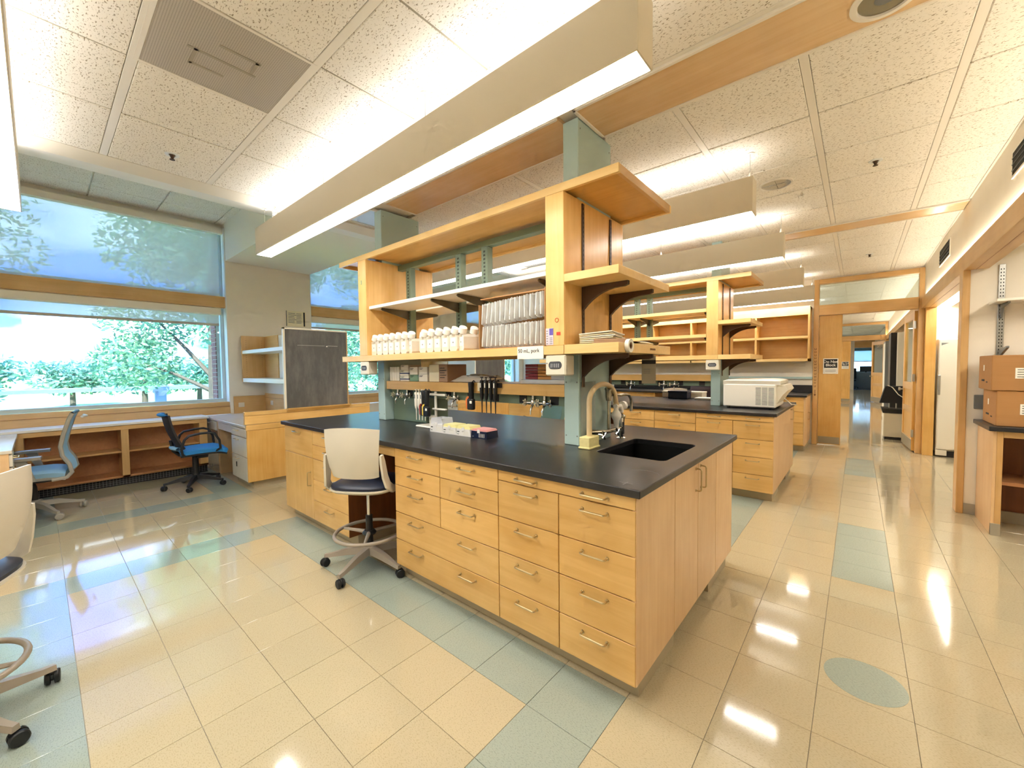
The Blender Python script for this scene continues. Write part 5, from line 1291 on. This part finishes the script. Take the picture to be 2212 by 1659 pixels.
def shelf_labels():
    t = thing('shelf_label', 'white handwritten paper label taped to the overhead shelf edge', 'label', (-0.888, 0.4485, 1.522), 0)
    B(-0.103, 0.103, -0.0015, 0, -0.042, 0.036).build('paper_slip', 'paper', t)
    text('handwriting', '50 mL, pork', 0.034, (-0.012, -0.002, 0.008), RX, 'ink', t)
    s = thing('pillar_sticker', 'lilac printed sticker with violet block on the wooden pillar', 'sticker', (-0.755, 0.4495, 1.60))
    B(-0.012, 0.042, -0.001, 0, -0.04, 0.06).build('sheet', 'lilac_paper', s); B(0.014, 0.041, -0.0016, 0, 0.018, 0.058).build('violet_block', 'violet_ink', s)
    for k in range(6): B(-0.008, 0.004, -0.0016, 0, -0.034+k*0.015, -0.029+k*0.015).build('print_line', 'equip_grey', s); 
    for k in range(4): B(0.016, 0.036, -0.0016, 0, -0.034+k*0.011, -0.030+k*0.011).build('print_line', 'equip_grey', s)
    c = MB().tube([(0.012*math.cos(k*PI/8), 0, 0.012*math.sin(k*PI/8)) for k in range(16)], 0.0016, 5, closed=True).build('crayon_ring', 'red_ink', None)
    c.location = (-0.688, 0.4495, 1.705); tag(c, 'small red crayon ring on the wooden pillar', 'mark')
    n = B(-0.014, 0.014, -0.001, 0, -0.012, 0.006).build('sticky_tab', 'red_ink', None); n.location = (-0.676, 0.4498, 1.628); tag(n, 'small faded red sticky tab on the wooden pillar', 'tab')
    g = B(-0.006, 0.006, -0.001, 0, -0.02, 0.02).build('green_tab', 'box_green', None); g.location = (-2.89, 0.4498, 2.24); tag(g, 'tiny green tab on the window end pillar', 'tab')
shelf_labels()
def dispenser(o, lab):
    t = thing('tissue_dispenser', lab, 'dispenser', o)
    bm = MB().box(-0.073, 0.073, 0.0, 0.10, -0.125, 0.0, 0.008); bm.build('casing', 'equip_beige', t)
    pts = []
    for k in range(20):
        a = 2*PI*k/20; cx = 0.026 if math.cos(a) > 0 else -0.026
        pts.append((cx+0.021*math.cos(a), -0.062+0.023*math.sin(a)))
    MB().prism(pts, 'y', -0.0015, 0.003).build('window', 'slate', t)
    for k in range(5): B(-0.03+k*0.013, -0.025+k*0.013, -0.0022, 0.0, -0.075, -0.052).build('tissue_fold', 'tip_clear', t)
    MB().lathe([(0.004, 0.0), (0.004, -0.003), (0, -0.003)], (-0.058, 0, -0.05), 8, 'y').build('rivet', 'equip_grey', t)
dispenser((-2.88, 0.452, 1.500), 'pale dispenser box hanging at the window end of the overhead shelf'); dispenser((-0.703, 0.452, 1.500), 'beige dispenser box with oval window under the front wooden pillar'); dispenser((-0.70+BX, 0.452+BY-0.03, 1.500), 'small dispenser box with dark window under the second bench pillar')
def end_shelf_things():
    t = thing('paper_stack', 'leaning stack of white pouches on the lower end shelf', 'papers', (-0.60, 0.56, 1.558), 0.25)
    for k in range(7): MB().box(0.0, 0.205+0.008*math.sin(k*2), 0.0, 0.34, 0.010*k, 0.010*k+0.007, 0.002).xf(Matrix.Rotation(-0.010*k, 4, 'Y') @ Matrix.Rotation(0.03*math.sin(k*1.7), 4, 'Z')).build('pouch', 'paper_cream' if k % 2 else 'paper', t)
    r = thing('tape_roll', 'roll of white tape stuck on the end shelf edge', 'tape', (-0.2945, 0.555, 1.540))
    MB().lathe([(0.020, 0.0), (0.037, 0.0), (0.037, 0.022), (0.020, 0.022), (0.020, 0.0)], (0, 0, 0), 28, 'x').build('tape', 'paper', r, smooth=True)
    MB().lathe([(0.0165, 0.002), (0.0198, 0.002), (0.0198, 0.020), (0.0165, 0.020), (0.0165, 0.002)], (0, 0, 0), 28, 'x').build('core', 'box_kraft', r, smooth=True)
    g = thing('glove_packet', 'yellowish wrapped packet lying on the lower end shelf', 'packet', (-0.36, 0.80, 1.558), 0.1)
    def f(u, v):
        a = u*2*PI; return (0.045*math.cos(a)*(0.8+0.2*math.sin(PI*v)), v*0.30, 0.013+0.012*math.sin(a)*math.sin(PI*min(1, max(0.05, v)))**0.4)
    MB().sheet(f, 12, 12).build('wrapper', 'paper_cream', g, smooth=True)
    d = B(-0.1, 0.1, -0.03, 0.03, 0, 0.03, 0.003).build('dark_packet', 'box_kraft', None); d.location = (-0.42, 0.62, 1.558); d.rotation_euler = (0, 0, 0.5); tag(d, 'dark folded packet behind the tape roll', 'packet')
    m = thing('edge_lettering', 'tiny dark printed mark on the end shelf edge', 'lettering', (-0.2945, 0.92, 1.530))
    for k in range(7): B(0, 0.0012, -0.042+k*0.0125, -0.034+k*0.0125, -0.006+0.001*(k % 2), 0.006).build('print_mark', 'knee_wood', m)
    h = thing('hanging_tag', 'grey printed tag hanging under the lower end shelf', 'tag', (-0.40, 1.12, 1.50), 0.45)
    B(-0.045, 0.045, -0.001, 0.001, -0.19, -0.002).build('card', 'rubber_base', h); B(-0.045, 0.045, -0.0018, 0.0, -0.058, -0.032).build('black_band', 'ink', h)
    for k in range(3): B(-0.035, 0.01, -0.0018, 0.0, -0.095-k*0.013, -0.091-k*0.013).build('print_line', 'equip_grey', h)
    MB().lathe([(0.008, 0.0), (0.008, -0.003), (0, -0.003)], (0, 0, -0.014), 12, 'y').build('eyelet', 'ink', h)
end_shelf_things()
def reagent_items():
    z = 1.3115
    def box(name, x, w, d, h, mat, lab, zz=z, y=0.675, grp='boxes on the front reagent shelf', band=None, marks=True):
        t = thing(name, lab, 'box', (x, y, zz), 0, grp); B(0, w, 0, d, 0, h, 0.003).build('box_body', mat, t)
        if band: B(-0.0005, w+0.0005, -0.001, d*0.8, h*0.3, h*0.5).build('band', band, t)
        if marks:
            for k in range(2): B(w*0.12, w*(0.5-0.1*k), -0.0015, 0.0, h*0.78-k*h*0.14, h*0.84-k*h*0.14).build('print_line', 'ink', t)
        return t
    for k in range(4): box('slide_box', -2.80+k*0.040, 0.038, 0.16, 0.135, 'paper', '%s thin upright white box from the far column, reagent shelf' % ORD[k], marks=False)
    box('reagent_box', -2.625, 0.135, 0.15, 0.05, 'paper', 'white flat box at the bottom of the left stack', band='box_blue'); box('reagent_box', -2.63, 0.135, 0.15, 0.055, 'paper', 'white flat box in the middle of the left stack', z+0.051, band='box_blue'); box('reagent_box', -2.615, 0.12, 0.15, 0.045, 'paper', 'white flat box on top of the left stack', z+0.107)
    box('reagent_box', -2.475, 0.125, 0.14, 0.06, 'box_green', 'green reagent box under a white one'); box('reagent_box', -2.475, 0.12, 0.14, 0.07, 'paper', 'white reagent box stacked on the green one', z+0.061)
    box('reagent_box', -2.34, 0.125, 0.14, 0.065, 'paper', 'white reagent box under another white box with dark print'); box('reagent_box', -2.335, 0.12, 0.14, 0.065, 'paper', 'white reagent box with dark print, upper of two', z+0.066)
    t = box('glove_carton', -2.185, 0.24, 0.22, 0.15, 'box_kraft', 'brown carton with printed side on the reagent shelf', marks=False)
    B(0, 0.13, -0.001, 0.0, 0.002, 0.148).build('pale_face', 'paper_cream', t)
    for k in range(5): B(0.145, 0.205+0.02*(k % 2), -0.0015, 0.0, 0.115-k*0.02, 0.121-k*0.02).build('print_line', 'ink', t)
    b = thing('plastic_sack', 'crumpled clear plastic sack on the reagent shelf', 'bag', (-1.69, 0.80, z))
    rr = random.Random(5); hm = [[rr.random() for _ in range(20)] for _ in range(20)]
    def f(u, v):
        x = (u-0.5)*2; y = (v-0.5)*2; e = max(0, 1-max(abs(x), abs(y))**3)
        return (x*0.24, y*0.11, 0.004+(0.045+0.022*hm[int(u*14)][int(v*14)])*e)
    MB().sheet(f, 14, 14, 0.001).build('film', 'clear_film', b, smooth=True); B(-0.20, 0.20, -0.08, 0.08, 0.003, 0.035, 0.008).build('contents', 'paper_cream', b)
    for k in range(5):
        q = thing('tip_rack_stack', 'red and tan tray, number %s from the bottom of its stack' % ['one', 'two', 'three', 'four', 'five'][k], 'tray', (-1.13, 0.70, z+0.032+k*0.0215), 0, 'red and tan stacked trays')
        B(0, 0.11, 0, 0.17, 0, 0.020, 0.002).build('red_end', 'book_red', q); B(0.1105, 0.24, 0, 0.17, 0, 0.019, 0.002).build('tan_body', 'book_tan', q)
    c = thing('clear_tray', 'shallow clear plastic tray under the red and tan trays', 'tray', (-1.16, 0.68, z)); B(0, 0.38, 0, 0.2, 0, 0.030, 0.004).build('tray_body', 'tip_clear', c)
    w = B(0, 0.12, 0, 0.2, 0, 0.055, 0.004).build('clear_box', 'tip_clear', None); w.location = (-0.895, 0.68, z+0.031); tag(w, 'clear ribbed box standing below the dispenser', 'box')
reagent_items()
def pipettes():
    # white stand with hanging pipettes
    s = thing('pipette_stand', 'white pipette stand with round post and flat base on the front bench', 'stand', (-2.06, 0.60, 0.93))
    B(-0.145, 0.10, -0.07, 0.07, 0.0, 0.016, 0.006).build('base_plate', 'equip_white', s)
    MB().cyl((0, 0, 0.016), (0, 0, 0.10), 0.026, n=18).cyl((0, 0.04, 0.016), (0, 0.04, 0.30), 0.012, n=12).build('post', 'equip_white', s, smooth=True)
    MB().box(-0.20, 0.14, 0.02, 0.05, 0.265, 0.285, 0.006).box(-0.03, 0.14, 0.02, 0.05, 0.145, 0.16, 0.005).build('holder_bar', 'equip_white', s)
    def pip(loc, body, lab, grp, dial):
        t = thing('pipette', lab, 'pipette', loc, 0, grp)
        m = MB().lathe([(0.009, 0.10), (0.014, 0.13), (0.015, 0.235), (0.012, 0.245), (0, 0.245)], (0, 0, 0), 12, sx=1.0, sy=1.15); m.build('handle_body', body, t, smooth=True)
        MB().lathe([(0.0, 0.0), (0.0035, 0.0), (0.0055, 0.09), (0.008, 0.105), (0, 0.105)], (0, 0, 0), 10).build('tip_cone', body, t, smooth=True)
        MB().lathe([(0.004, 0.245), (0.004, 0.262), (0.012, 0.264), (0.012, 0.27), (0, 0.271)], (0, 0, 0), 12).build('plunger', body, t, smooth=True)
        MB().tube([(0, 0.012, 0.235), (0, 0.035, 0.245), (0, 0.042, 0.235)], 0.005, 6).build('finger_hook', body, t, smooth=True)
        B(-0.006, 0.006, -0.0178, -0.016, 0.19, 0.225).build('volume_window', dial, t)
    for k in range(4): pip((-2.30+k*0.042, 0.615, 0.975), 'pipette_white', ['white pipette hanging leftmost on the white stand', 'white pipette hanging second on the white stand', 'white pipette hanging third on the white stand', 'white pipette hanging fourth on the white stand'][k], 'white pipettes on the stand', 'equip_grey')
    r = thing('pipette_rail', 'small black clip rail holding pipettes on the reagent shelf edge', 'rail', (-1.41, 0.632, 1.28))
    B(-0.11, 0.11, -0.008, 0.012, 0.0, 0.035, 0.003).build('rail', 'black_plastic', r); B(-0.135, -0.112, -0.002, 0.012, -0.03, 0.035, 0.002).build('clip', 'paper_cream', r)
    for k in range(4): pip((-1.475+k*0.046, 0.608, 1.090), 'black_plastic', ['black pipette hanging leftmost of four on the shelf edge', 'black pipette hanging second of four on the shelf edge', 'black pipette hanging third of four on the shelf edge', 'black pipette hanging rightmost of four on the shelf edge'][k], 'black pipettes on the shelf edge', 'paper')
    def gun(loc, col, lab, rz=0.0):
        t = thing('pipette_controller', lab, 'pipette gun', loc, rz, 'pipette controllers')
        MB().box(-0.032, 0.032, -0.020, 0.020, 0.0, 0.085, 0.008).build('motor_body', 'black_plastic', t)
        MB().prism([(-0.042, 0.012), (-0.028, 0.005), (-0.026, 0.08), (-0.005, 0.098), (-0.03, 0.102), (-0.045, 0.08)], 'y', -0.017, 0.017).build('grip', col, t)
        MB().lathe([(0.012, 0.07), (0.020, 0.10), (0.021, 0.17), (0.024, 0.20), (0.021, 0.215), (0, 0.215)], (0.002, 0, 0), 14).build('nose_cone', 'black_plastic', t, smooth=True)
        MB().tube([(0.01, 0, 0.21), (0.03, 0, 0.225), (0.045, 0, 0.215)], 0.005, 6).build('hook', 'black_plastic', t, smooth=True)
        B(0.004, 0.026, -0.0212, -0.0195, 0.05, 0.07).build('sticker', 'paper', t)
    gun((-2.10, 0.545, 1.03), 'gun_red', 'black pipette gun with dark red grip on the white stand'); gun((-2.035, 0.525, 1.03), 'gun_yellow', 'black pipette gun with yellow grip on the white stand')
    gun((-1.60, 0.615, 1.105), 'gun_orange', 'black pipette gun with orange grip hanging on the shelf edge')
pipettes()
def tip_boxes():
    def rack(x, w, h, base, top, lab, lidh):
        t = thing('tip_box', lab, 'tip box', (x, 0.445, 0.93), 0.03, 'pipette tip boxes in a row')
        d = 0.12
        MB().prism([(0.0, 0.0), (w, 0.0), (w-0.006, h), (0.006, h)], 'y', 0.0, d).build('rack_base', base, t)
        MB().prism([(0.004, h+0.0005), (w-0.004, h+0.0005), (w-0.016, h+lidh), (0.016, h+lidh)], 'y', 0.004, d-0.004).build('lid', top, t)
        B(w*0.42, w*0.58, -0.003, 0.0, h-0.012, h+0.012).build('catch', 'tip_white', t)
        B(0.012, 0.035, -0.001, 0.0, h*0.55, h*0.66).build('print_mark', 'ink', t); B(0.012, 0.03, -0.001, 0.0, h*0.2, h*0.28).build('print_mark', 'equip_grey', t)
        m = MB()
        for k in range(6): m.box(w*0.5+k*0.010, w*0.5+k*0.010+0.003, -0.0008, 0.0, 0.008, h*0.7)
        m.build('ribs', 'equip_white', t)
    rack(-1.895, 0.148, 0.065, 'tip_white', 'tip_clear', 'tall white tip box with clear domed lid', 0.045)
    rack(-1.742, 0.150, 0.052, 'tip_white', 'tip_yellow', 'white tip box with yellow tips beside the clear lidded one', 0.022)
    rack(-1.588, 0.150, 0.052, 'tip_white', 'tip_yellow', 'white tip box with yellow tips beside the navy one', 0.022)
    rack(-1.430, 0.155, 0.050, 'navy', 'tip_pink', 'navy tip box with pink insert at the end of the row', 0.014)
tip_boxes()
def back_instrument():
    t = thing('bench_instrument', 'beige instrument box with louvred side at the back of the front bench', 'instrument', (-2.30, 1.01, 0.93))
    B(-0.36, 0.004, -0.004, 0.45, 0.028, 0.055, 0.004).build('base', 'slate', t)
    MB().box(-0.35, 0.0, 0.002, 0.44, 0.056, 0.20, 0.008).build('housing', 'equip_beige', t); B(-0.352, -0.001, -0.004, 0.0015, 0.056, 0.202, 0.001).build('side_panel', 'slate', t)
    MB().prism([(0.005, 0.03), (0.075, 0.03), (0.07, 0.045), (0.005, 0.07)], 'y', 0.0, 0.44).build('apron', 'equip_beige', t)
    m = MB()
    for r in range(11):
        for c in range(3): m.box(-0.001, 0.0015, 0.02+c*0.055, 0.068+c*0.055, 0.078+r*0.0108, 0.0832+r*0.0108)
    m.build('louvres', 'equip_grey', t)
    for x, y in ((-0.30, 0.05), (-0.05, 0.05), (-0.30, 0.40), (-0.05, 0.40)): MB().cyl((x, y, 0), (x, y, 0.03), 0.016, n=10).build('rubber_foot', 'black_plastic', t)
def sink_fittings():
    t = thing('drain_hose_stand', 'cream gooseneck hose standing in a pale yellow block by the sink', 'hose', (-0.575, 0.63, 0.93))
    B(-0.035, 0.035, -0.062, 0.062, 0.0, 0.072, 0.004).build('block', 'sponge_yellow', t); B(-0.04, 0.04, -0.067, 0.067, 0.0, 0.012, 0.003).build('block_foot', 'sponge_yellow', t)
    pts = [(0, 0, 0.07), (0, 0, 0.18), (0, 0, 0.28)]
    for k in range(1, 13):
        a = PI-k*PI/12*0.93; pts.append((0, 0.175+0.175*math.cos(a)*1.0, 0.28+0.105*math.sin(a)))
    pts += [(0.0, 0.365, 0.235)]
    MB().tube(pts, 0.0165, 14).build('hose', 'hose_cream', t, smooth=True); MB().cyl((0, 0.358, 0.25), (0, 0.368, 0.215), 0.020, n=14).build('hose_ferrule', 'hose_cream', t, smooth=True)
    f = thing('sink_faucet', 'chrome laboratory faucet with filter valve behind the sink', 'faucet', (-0.57, 1.06, 0.93))
    MB().lathe([(0.034, 0.0), (0.034, 0.006), (0.018, 0.012), (0.016, 0.10), (0.017, 0.145), (0.012, 0.15), (0, 0.15)], (0, 0, 0), 20).build('riser', 'chrome', f, smooth=True)
    B(-0.012, 0.0195, -0.010, 0.010, 0.03, 0.115, 0.002).build('label_sleeve', 'black_plastic', f)
    MB().lathe([(0.030, 0.145), (0.032, 0.152), (0.030, 0.158), (0.010, 0.17), (0.011, 0.19), (0, 0.19)], (0, 0, 0), 20).build('flange', 'dark_chrome', f, smooth=True)
    MB().tube([(0, 0, 0.18), (0, 0.0, 0.205), (0, -0.02, 0.225), (0, -0.09, 0.23)], 0.016, 12).lathe([(0.022, -0.05), (0.030, -0.045), (0.030, -0.012), (0.022, -0.006)], (0, 0.055, 0.225), 18, 'y').build('valve_body', 'white_paint', f, smooth=True)
    MB().lathe([(0.012, 0.05), (0.020, 0.13), (0.034, 0.155), (0.034, 0.175), (0.016, 0.20), (0.014, 0.24)], (0, -0.075, 0), 18).build('filter_cone', 'white_paint', f, smooth=True)
    MB().tube([(0, -0.03, 0.30), (0, 0.05, 0.302), (0, 0.12, 0.295), (0, 0.155, 0.265), (0, 0.165, 0.22), (0, 0.165, 0.175)], [0.010]*5+[0.012], 10).build('spout', 'dark_chrome', f, smooth=True)
    MB().cyl((-0.02, -0.15, 0.075), (-0.02, -0.15, 0.275), 0.009, n=10).lathe([(0.016, 0.27), (0.021, 0.30), (0.021, 0.335), (0.026, 0.35), (0.02, 0.358), (0, 0.358)], (-0.02, -0.15, 0), 14).tube([(-0.02, -0.15, 0.312), (0, -0.03, 0.30)], 0.010, 8).build('standpipe', 'dark_chrome', f, smooth=True)
    MB().tube([(-0.07, -0.34, 0.075), (-0.02, -0.27, 0.075), (0.0, -0.19, 0.07), (0, -0.08, 0.072), (0, 0, 0.075)], [0.02, 0.015, 0.013, 0.015, 0.013], 10).build('supply_pipe', 'dark_chrome', f, smooth=True)
    for y in (-0.13, -0.32):
        m = MB()
        for a in range(2): 
            an = a*PI/2+0.5; m.tube([(0.035, y-0.03*math.cos(an), 0.065-0.03*math.sin(an)), (0.035, y+0.03*math.cos(an), 0.065+0.03*math.sin(an))], 0.006, 6)
        m.cyl((0, y, 0.068), (0.04, y, 0.065), 0.008, n=8); m.build('cross_handle', 'chrome', f, smooth=True)
    MB().tube([(0, 0.032, 0.155), (0.0, 0.045, 0.13), (0, 0.042, 0.08), (0, 0.04, 0.06)], 0.004, 6).build('lever_chain', 'black_plastic', f, smooth=True)
    a = B(0, 0.003, 0, 0.185, 0.0, 0.40).build('acrylic_splash_panel', 'clear_acrylic', None); a.location = (-0.646, 0.648, 0.931); tag(a, 'clear acrylic splash panel on the green column', 'panel')
    m = thing('counter_marks', 'pale ring stain and scratches on the front worktop corner', 'stain', (-0.10, 0.22, 0.9302))
    MB().tube([(-0.075*math.cos(k*PI/14)+0.02, 0.055*math.sin(k*PI/14)+0.03, 0.0) for k in range(2, 14)], 0.0009, 5).build('ring_mark', 'equip_grey', m)
    MB().box(0.0, 0.06, -0.17, -0.166, 0, 0.0006).box(0.03, 0.034, -0.20, -0.15, 0, 0.0006).build('scratch', 'equip_grey', m)
sink_fittings()
# ================================================================== OUTDOORS
def leaves(name, parent, centers, n, size, mat, seed):
    r = random.Random(seed); vs = []; fs = []
    for k in range(n):
        c = centers[r.randrange(len(centers))]
        while True:
            p = Vector((r.uniform(-1, 1), r.uniform(-1, 1), r.uniform(-1, 1)))
            if 0.25 < p.length < 1: break
        p = Vector((c[0]+p.x*c[3], c[1]+p.y*c[3], c[2]+p.z*c[3]*0.8))
        u = Vector((r.gauss(0, 1), r.gauss(0, 1), r.gauss(0, 0.6))).normalized(); w = u.orthogonal().normalized(); w = Matrix.Rotation(r.uniform(0, 6.3), 4, u) @ w
        s = size*r.uniform(0.6, 1.3); o = len(vs)
        vs += [p-u*s, p+w*s*0.42, p+u*s, p-w*s*0.42]; fs.append((o, o+1, o+2, o+3))
    me = bpy.data.meshes.new(name); me.from_pydata([tuple(v) for v in vs], [], fs); me.materials.append(MATS[mat])
    return tag(inst(name, me, parent), kind='stuff')
def tree(label, base, top, crown, n, size, mat, seed, group, lo=0.35):
    t = thing('broadleaf_tree', label, 'tree', base, 0, group)
    r = random.Random(seed); tk = MB(); tz = top-base[2]
    cs = []
    tk.tube([(0, 0, 0), (0.1, 0.05, tz*0.35), (-0.05, 0.1, tz*0.6), (0.05, 0.0, tz*0.85)], [crown*0.085, crown*0.07, crown*0.05, crown*0.02], 8)
    for k in range(16):
        a = r.uniform(0, 6.28); h = tz*r.uniform(lo, 0.8); d = crown*r.uniform(0.45, 1.0)
        e = (d*math.cos(a), d*math.sin(a), min(tz*0.95, h+tz*r.uniform(0.03, 0.22)))
        tk.tube([(0, 0.05, h), (e[0]*0.5, e[1]*0.5, (h+e[2])/2+0.1), e], [crown*0.025, crown*0.016, crown*0.006], 6)
        cs.append((*e, crown*r.uniform(0.32, 0.5)))
    for k in range(8): a = r.uniform(0, 6.28); cs.append((crown*0.4*math.cos(a), crown*0.4*math.sin(a), tz*r.uniform(max(0.6, lo), 0.95), crown*0.45))
    tk.build('trunk', 'bark', t, smooth=True); leaves('foliage', t, cs, n, size, mat, seed+1)
def outdoors():
    tag(struct('ground_outside', B(-400, -7.3, -200, 200, -5.6, -5.2), 'grass', 'grassy ground outside the windows'))
    struct('pavement_outside', B(-60, -20, -60, 40, -5.2, -5.15), 'asphalt')
    tree('broad leafy tree filling the right half of the big window', (-15.5, 2.2, -5.2), 9.2, 3.1, 36000, 0.10, 'leaf_near', 11, None, lo=0.36)
    tree('leafy tree whose boughs hang in at the left of the big window', (-16.0, -5.4, -5.2), 9.0, 3.9, 15000, 0.10, 'leaf_near', 12, None, lo=0.60)
    tree('leafy tree behind the second window', (-15.0, 8.6, -5.2), 8.0, 3.2, 18000, 0.10, 'leaf_near', 13, None)
    tree('leafy tree behind the farthest window', (-15.5, 13.8, -5.2), 5.0, 3.0, 8000, 0.12, 'leaf_near', 14, None)
    r = random.Random(4)
    for k in range(16):
        y = -75+k*9.5+r.uniform(-2, 2); x = -92-r.uniform(0, 25)
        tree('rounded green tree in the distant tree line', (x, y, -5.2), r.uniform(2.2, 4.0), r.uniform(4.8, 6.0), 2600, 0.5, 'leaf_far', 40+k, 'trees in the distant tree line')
    # parking canopies with solar panels
    def canopy(x, y, L, lab, rz, H):
        t = thing('solar_canopy', lab, 'canopy', (x, y, -5.15), rz, 'solar parking canopies')
        W = 6.0; n = 6
        for k in range(n):
            for j in range(3):
                a = -L/2+k*L/n; b = a+L/n-0.05; u0 = -W/2+j*W/3; u1 = u0+W/3-0.05
                z = lambda u: H+0.06*u
                MB()._add([(u0, a, z(u0)), (u1, a, z(u1)), (u1, b, z(u1)), (u0, b, z(u0)), (u0, a, z(u0)-0.06), (u1, a, z(u1)-0.06), (u1, b, z(u1)-0.06), (u0, b, z(u0)-0.06)], [(0, 1, 2, 3), (7, 6, 5, 4), (0, 4, 5, 1), (1, 5, 6, 2), (2, 6, 7, 3), (3, 7, 4, 0)]).build('solar_panel', 'solar', t)
        for k in range(3):
            yy = -L/2+2+k*(L-4)/2
            MB().box(-0.25, 0.25, yy-0.25, yy+0.25, 0, H-0.25).build('post', 'steel_blue', t); MB().prism([(-2.6, H-0.25), (2.6, H+0.06), (2.6, H-0.1), (0.3, H-0.5), (-0.3, H-0.5), (-2.6, H-0.4)], 'y', yy-0.12, yy+0.12).build('beam', 'steel_blue', t)
    canopy(-40, -11.6, 17, 'nearer solar panel canopy over the car park', 0.12, 6.3); canopy(-31, 3.2, 17, 'second solar panel canopy behind the leafy tree', -0.05, 5.65); canopy(-50, -16, 22, 'farther solar panel canopy in the car park', 0.05, 5.2)
    f = thing('perimeter_fence', 'thin metal fence along the car park', 'fence', (-46, 0, -5.15))
    for k in range(24): B(-0.04, 0.04, -40+k*3.2, -39.92+k*3.2, 0, 1.8).build('fence_post', 'steel_blue', f)
    for z in (0.3, 1.7): B(-0.02, 0.02, -40, 34, z, z+0.05).build('fence_rail', 'steel_blue', f)
outdoors()
